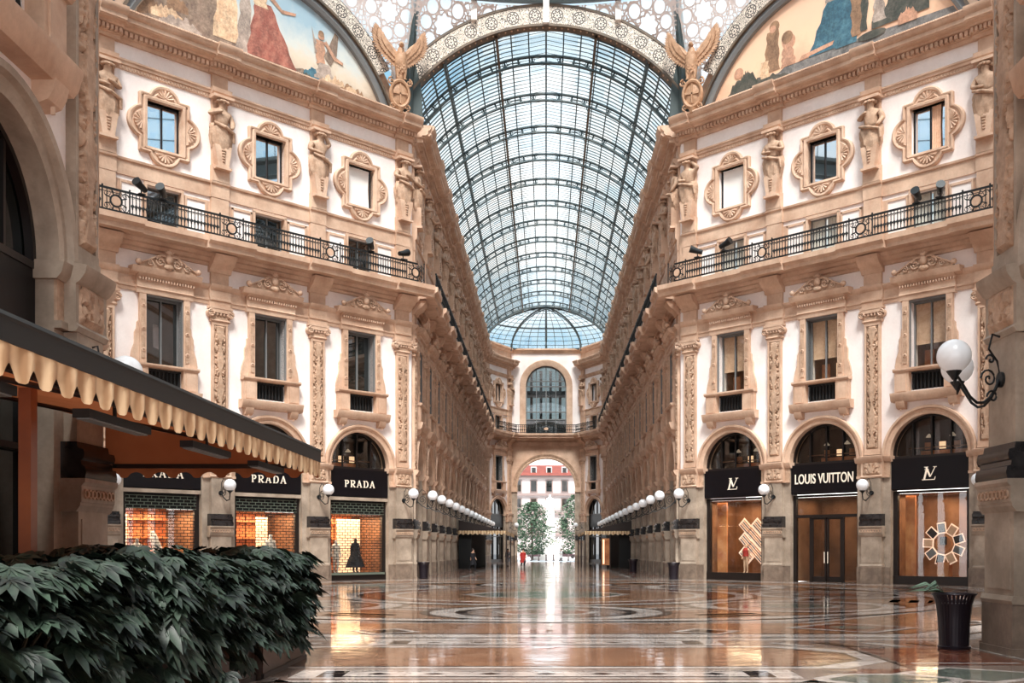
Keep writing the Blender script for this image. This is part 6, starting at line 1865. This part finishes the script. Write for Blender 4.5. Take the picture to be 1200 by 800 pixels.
def tree(x, y, h, rr, seed, label):
    r = tag(empty('piazza_tree', (x, y, 0)), label, 'tree', 'piazza trees')
    r2 = random.Random(seed)
    w = MB(); w.tube([(0, 0, 0), (.05, 0, h * .3), (0, .1, h * .7)], [.22, .16, .06], 8, 'bark')
    for i in range(7):
        a = 2 * PI * i / 7; w.tube([(0, 0, h * (.3 + .05 * i)), (rr * .6 * math.cos(a), rr * .6 * math.sin(a), h * (.5 + .06 * i))], [.08, .03], 5, 'bark')
    w.build('trunk', r)
    w = MB()
    for i in range(4200):
        a, zz = r2.uniform(0, 2 * PI), r2.random(); q = rr * math.sin(PI * (zz * .8 + .16)) ** .7 * r2.random() ** .4
        q *= 1 + .75 * noise.noise(Vector((math.cos(a) * 2.2, math.sin(a) * 2.2, zz * 6 + seed)))
        c = Vector((q * math.cos(a), q * math.sin(a), h * (.1 + .9 * zz))); s_ = r2.uniform(.12, .24)
        u = Vector((r2.gauss(0, 1), r2.gauss(0, 1), r2.gauss(0, .6))).normalized() * s_; v = u.cross(Vector((r2.gauss(0, 1), r2.gauss(0, 1), 1))).normalized() * s_ * .6
        w.add([c - u, c + v, c + u, c - v], [(0, 1, 2, 3)], 'tree')
    w.build('crown', r)
tree(-2.2, 160, 9.0, 3.2, 1, 'left green tree seen through the far archway')
tree(5.0, 163, 10.4, 3.0, 2, 'right green tree seen through the far archway')
tree(-9.5, 172, 9, 3.6, 4, 'tree at the left edge of the piazza')
tree(10.0, 172, 9, 3.6, 5, 'tree at the right edge of the piazza')
r = tag(empty('monument', (.6, 165, 0)), 'white marble monument with a robed statue in the piazza', 'monument')
w = MB(); w.box(-2.6, 2.6, -2.6, 2.6, 0, .5, 'marblewhite'); w.box(-1.5, 1.5, -1.5, 1.5, .5, 1.8, 'marblewhite'); w.box(-.85, .85, -.85, .85, 1.8, 5.6, 'marblewhite'); w.box(-1.05, 1.05, -1.05, 1.05, 5.4, 5.7, 'marblewhite'); w.box(-.6, .6, -.6, .6, 5.7, 6.4, 'marblewhite')
w.build('pedestal', r)
for sx_, sy_ in ((-1, -1), (1, -1), (-1, 1), (1, 1)):
    w = MB(); w.lathe([(.34, 0), (.28, .7), (.2, 1.2), (.25, 1.4), (.08, 1.55)], 0, 0, 12, 'marblewhite'); w.ball((0, 0, 1.68), .15, 'marblewhite'); w.build('corner_figure', r, (sx_ * 1.3, sy_ * 1.3, 1.8))
st = obj('robed_figure', human('robed_figure', 'marblewhite', 4.2, 'stand'), r, (0, 0, 6.4))
w = MB(); n = 20; vs_ = []; prof = [(.8, 0), (.7, 1.3), (.52, 2.3), (.5, 3.0), (.5, 3.4), (.22, 3.62)]
for q, z in prof:
    for j in range(n):
        t = 2 * PI * j / n; vs_.append((q * (1 + .08 * math.sin(6 * t)) * math.cos(t), q * .8 * math.sin(t), z))
w.add(vs_, [(i * n + j, i * n + (j + 1) % n, (i + 1) * n + (j + 1) % n, (i + 1) * n + j) for i in range(5) for j in range(n)], 'marblewhite'); w.build('robe', r, (0, 0, 6.4))
w = MB()
w.box(-2.2, 2.2, -.9, .9, .35, .8, 'car'); w.prism([(-1.3, .8), (1.4, .8), (1.0, 1.4), (-.9, 1.4)], -.8, .8, 'pane')
for x in (-1.4, 1.4):
    for y in (-.85, .85): w.ringp(x, .33, [(0, y - .1), (.33, y - .1), (.33, y + .1), (0, y + .1)], 0, 2 * PI, 16, 'black')
for x, y, lb in ((-1.2, 185, 'dark red parked car behind the left tree'), (3.4, 186, 'dark red parked car right of the monument')):
    t = MB(); t.merge(w); tag(t.build('car', None, (x, y, 0)), lb, 'car')
for i in range(7):
    w = MB(); w.lathe([(.14, 0), (.16, .1), (.1, .2), (.1, .75), (.15, .85), (.05, .95)], 0, 0, 12, 'outgrey')
    tag(w.build('bollard', None, (-3.3 + i * 1.1, 152, 0)), '%s stone bollard from the left beyond the far archway' % ORD[i], 'bollard', 'stone bollards beyond the archway')
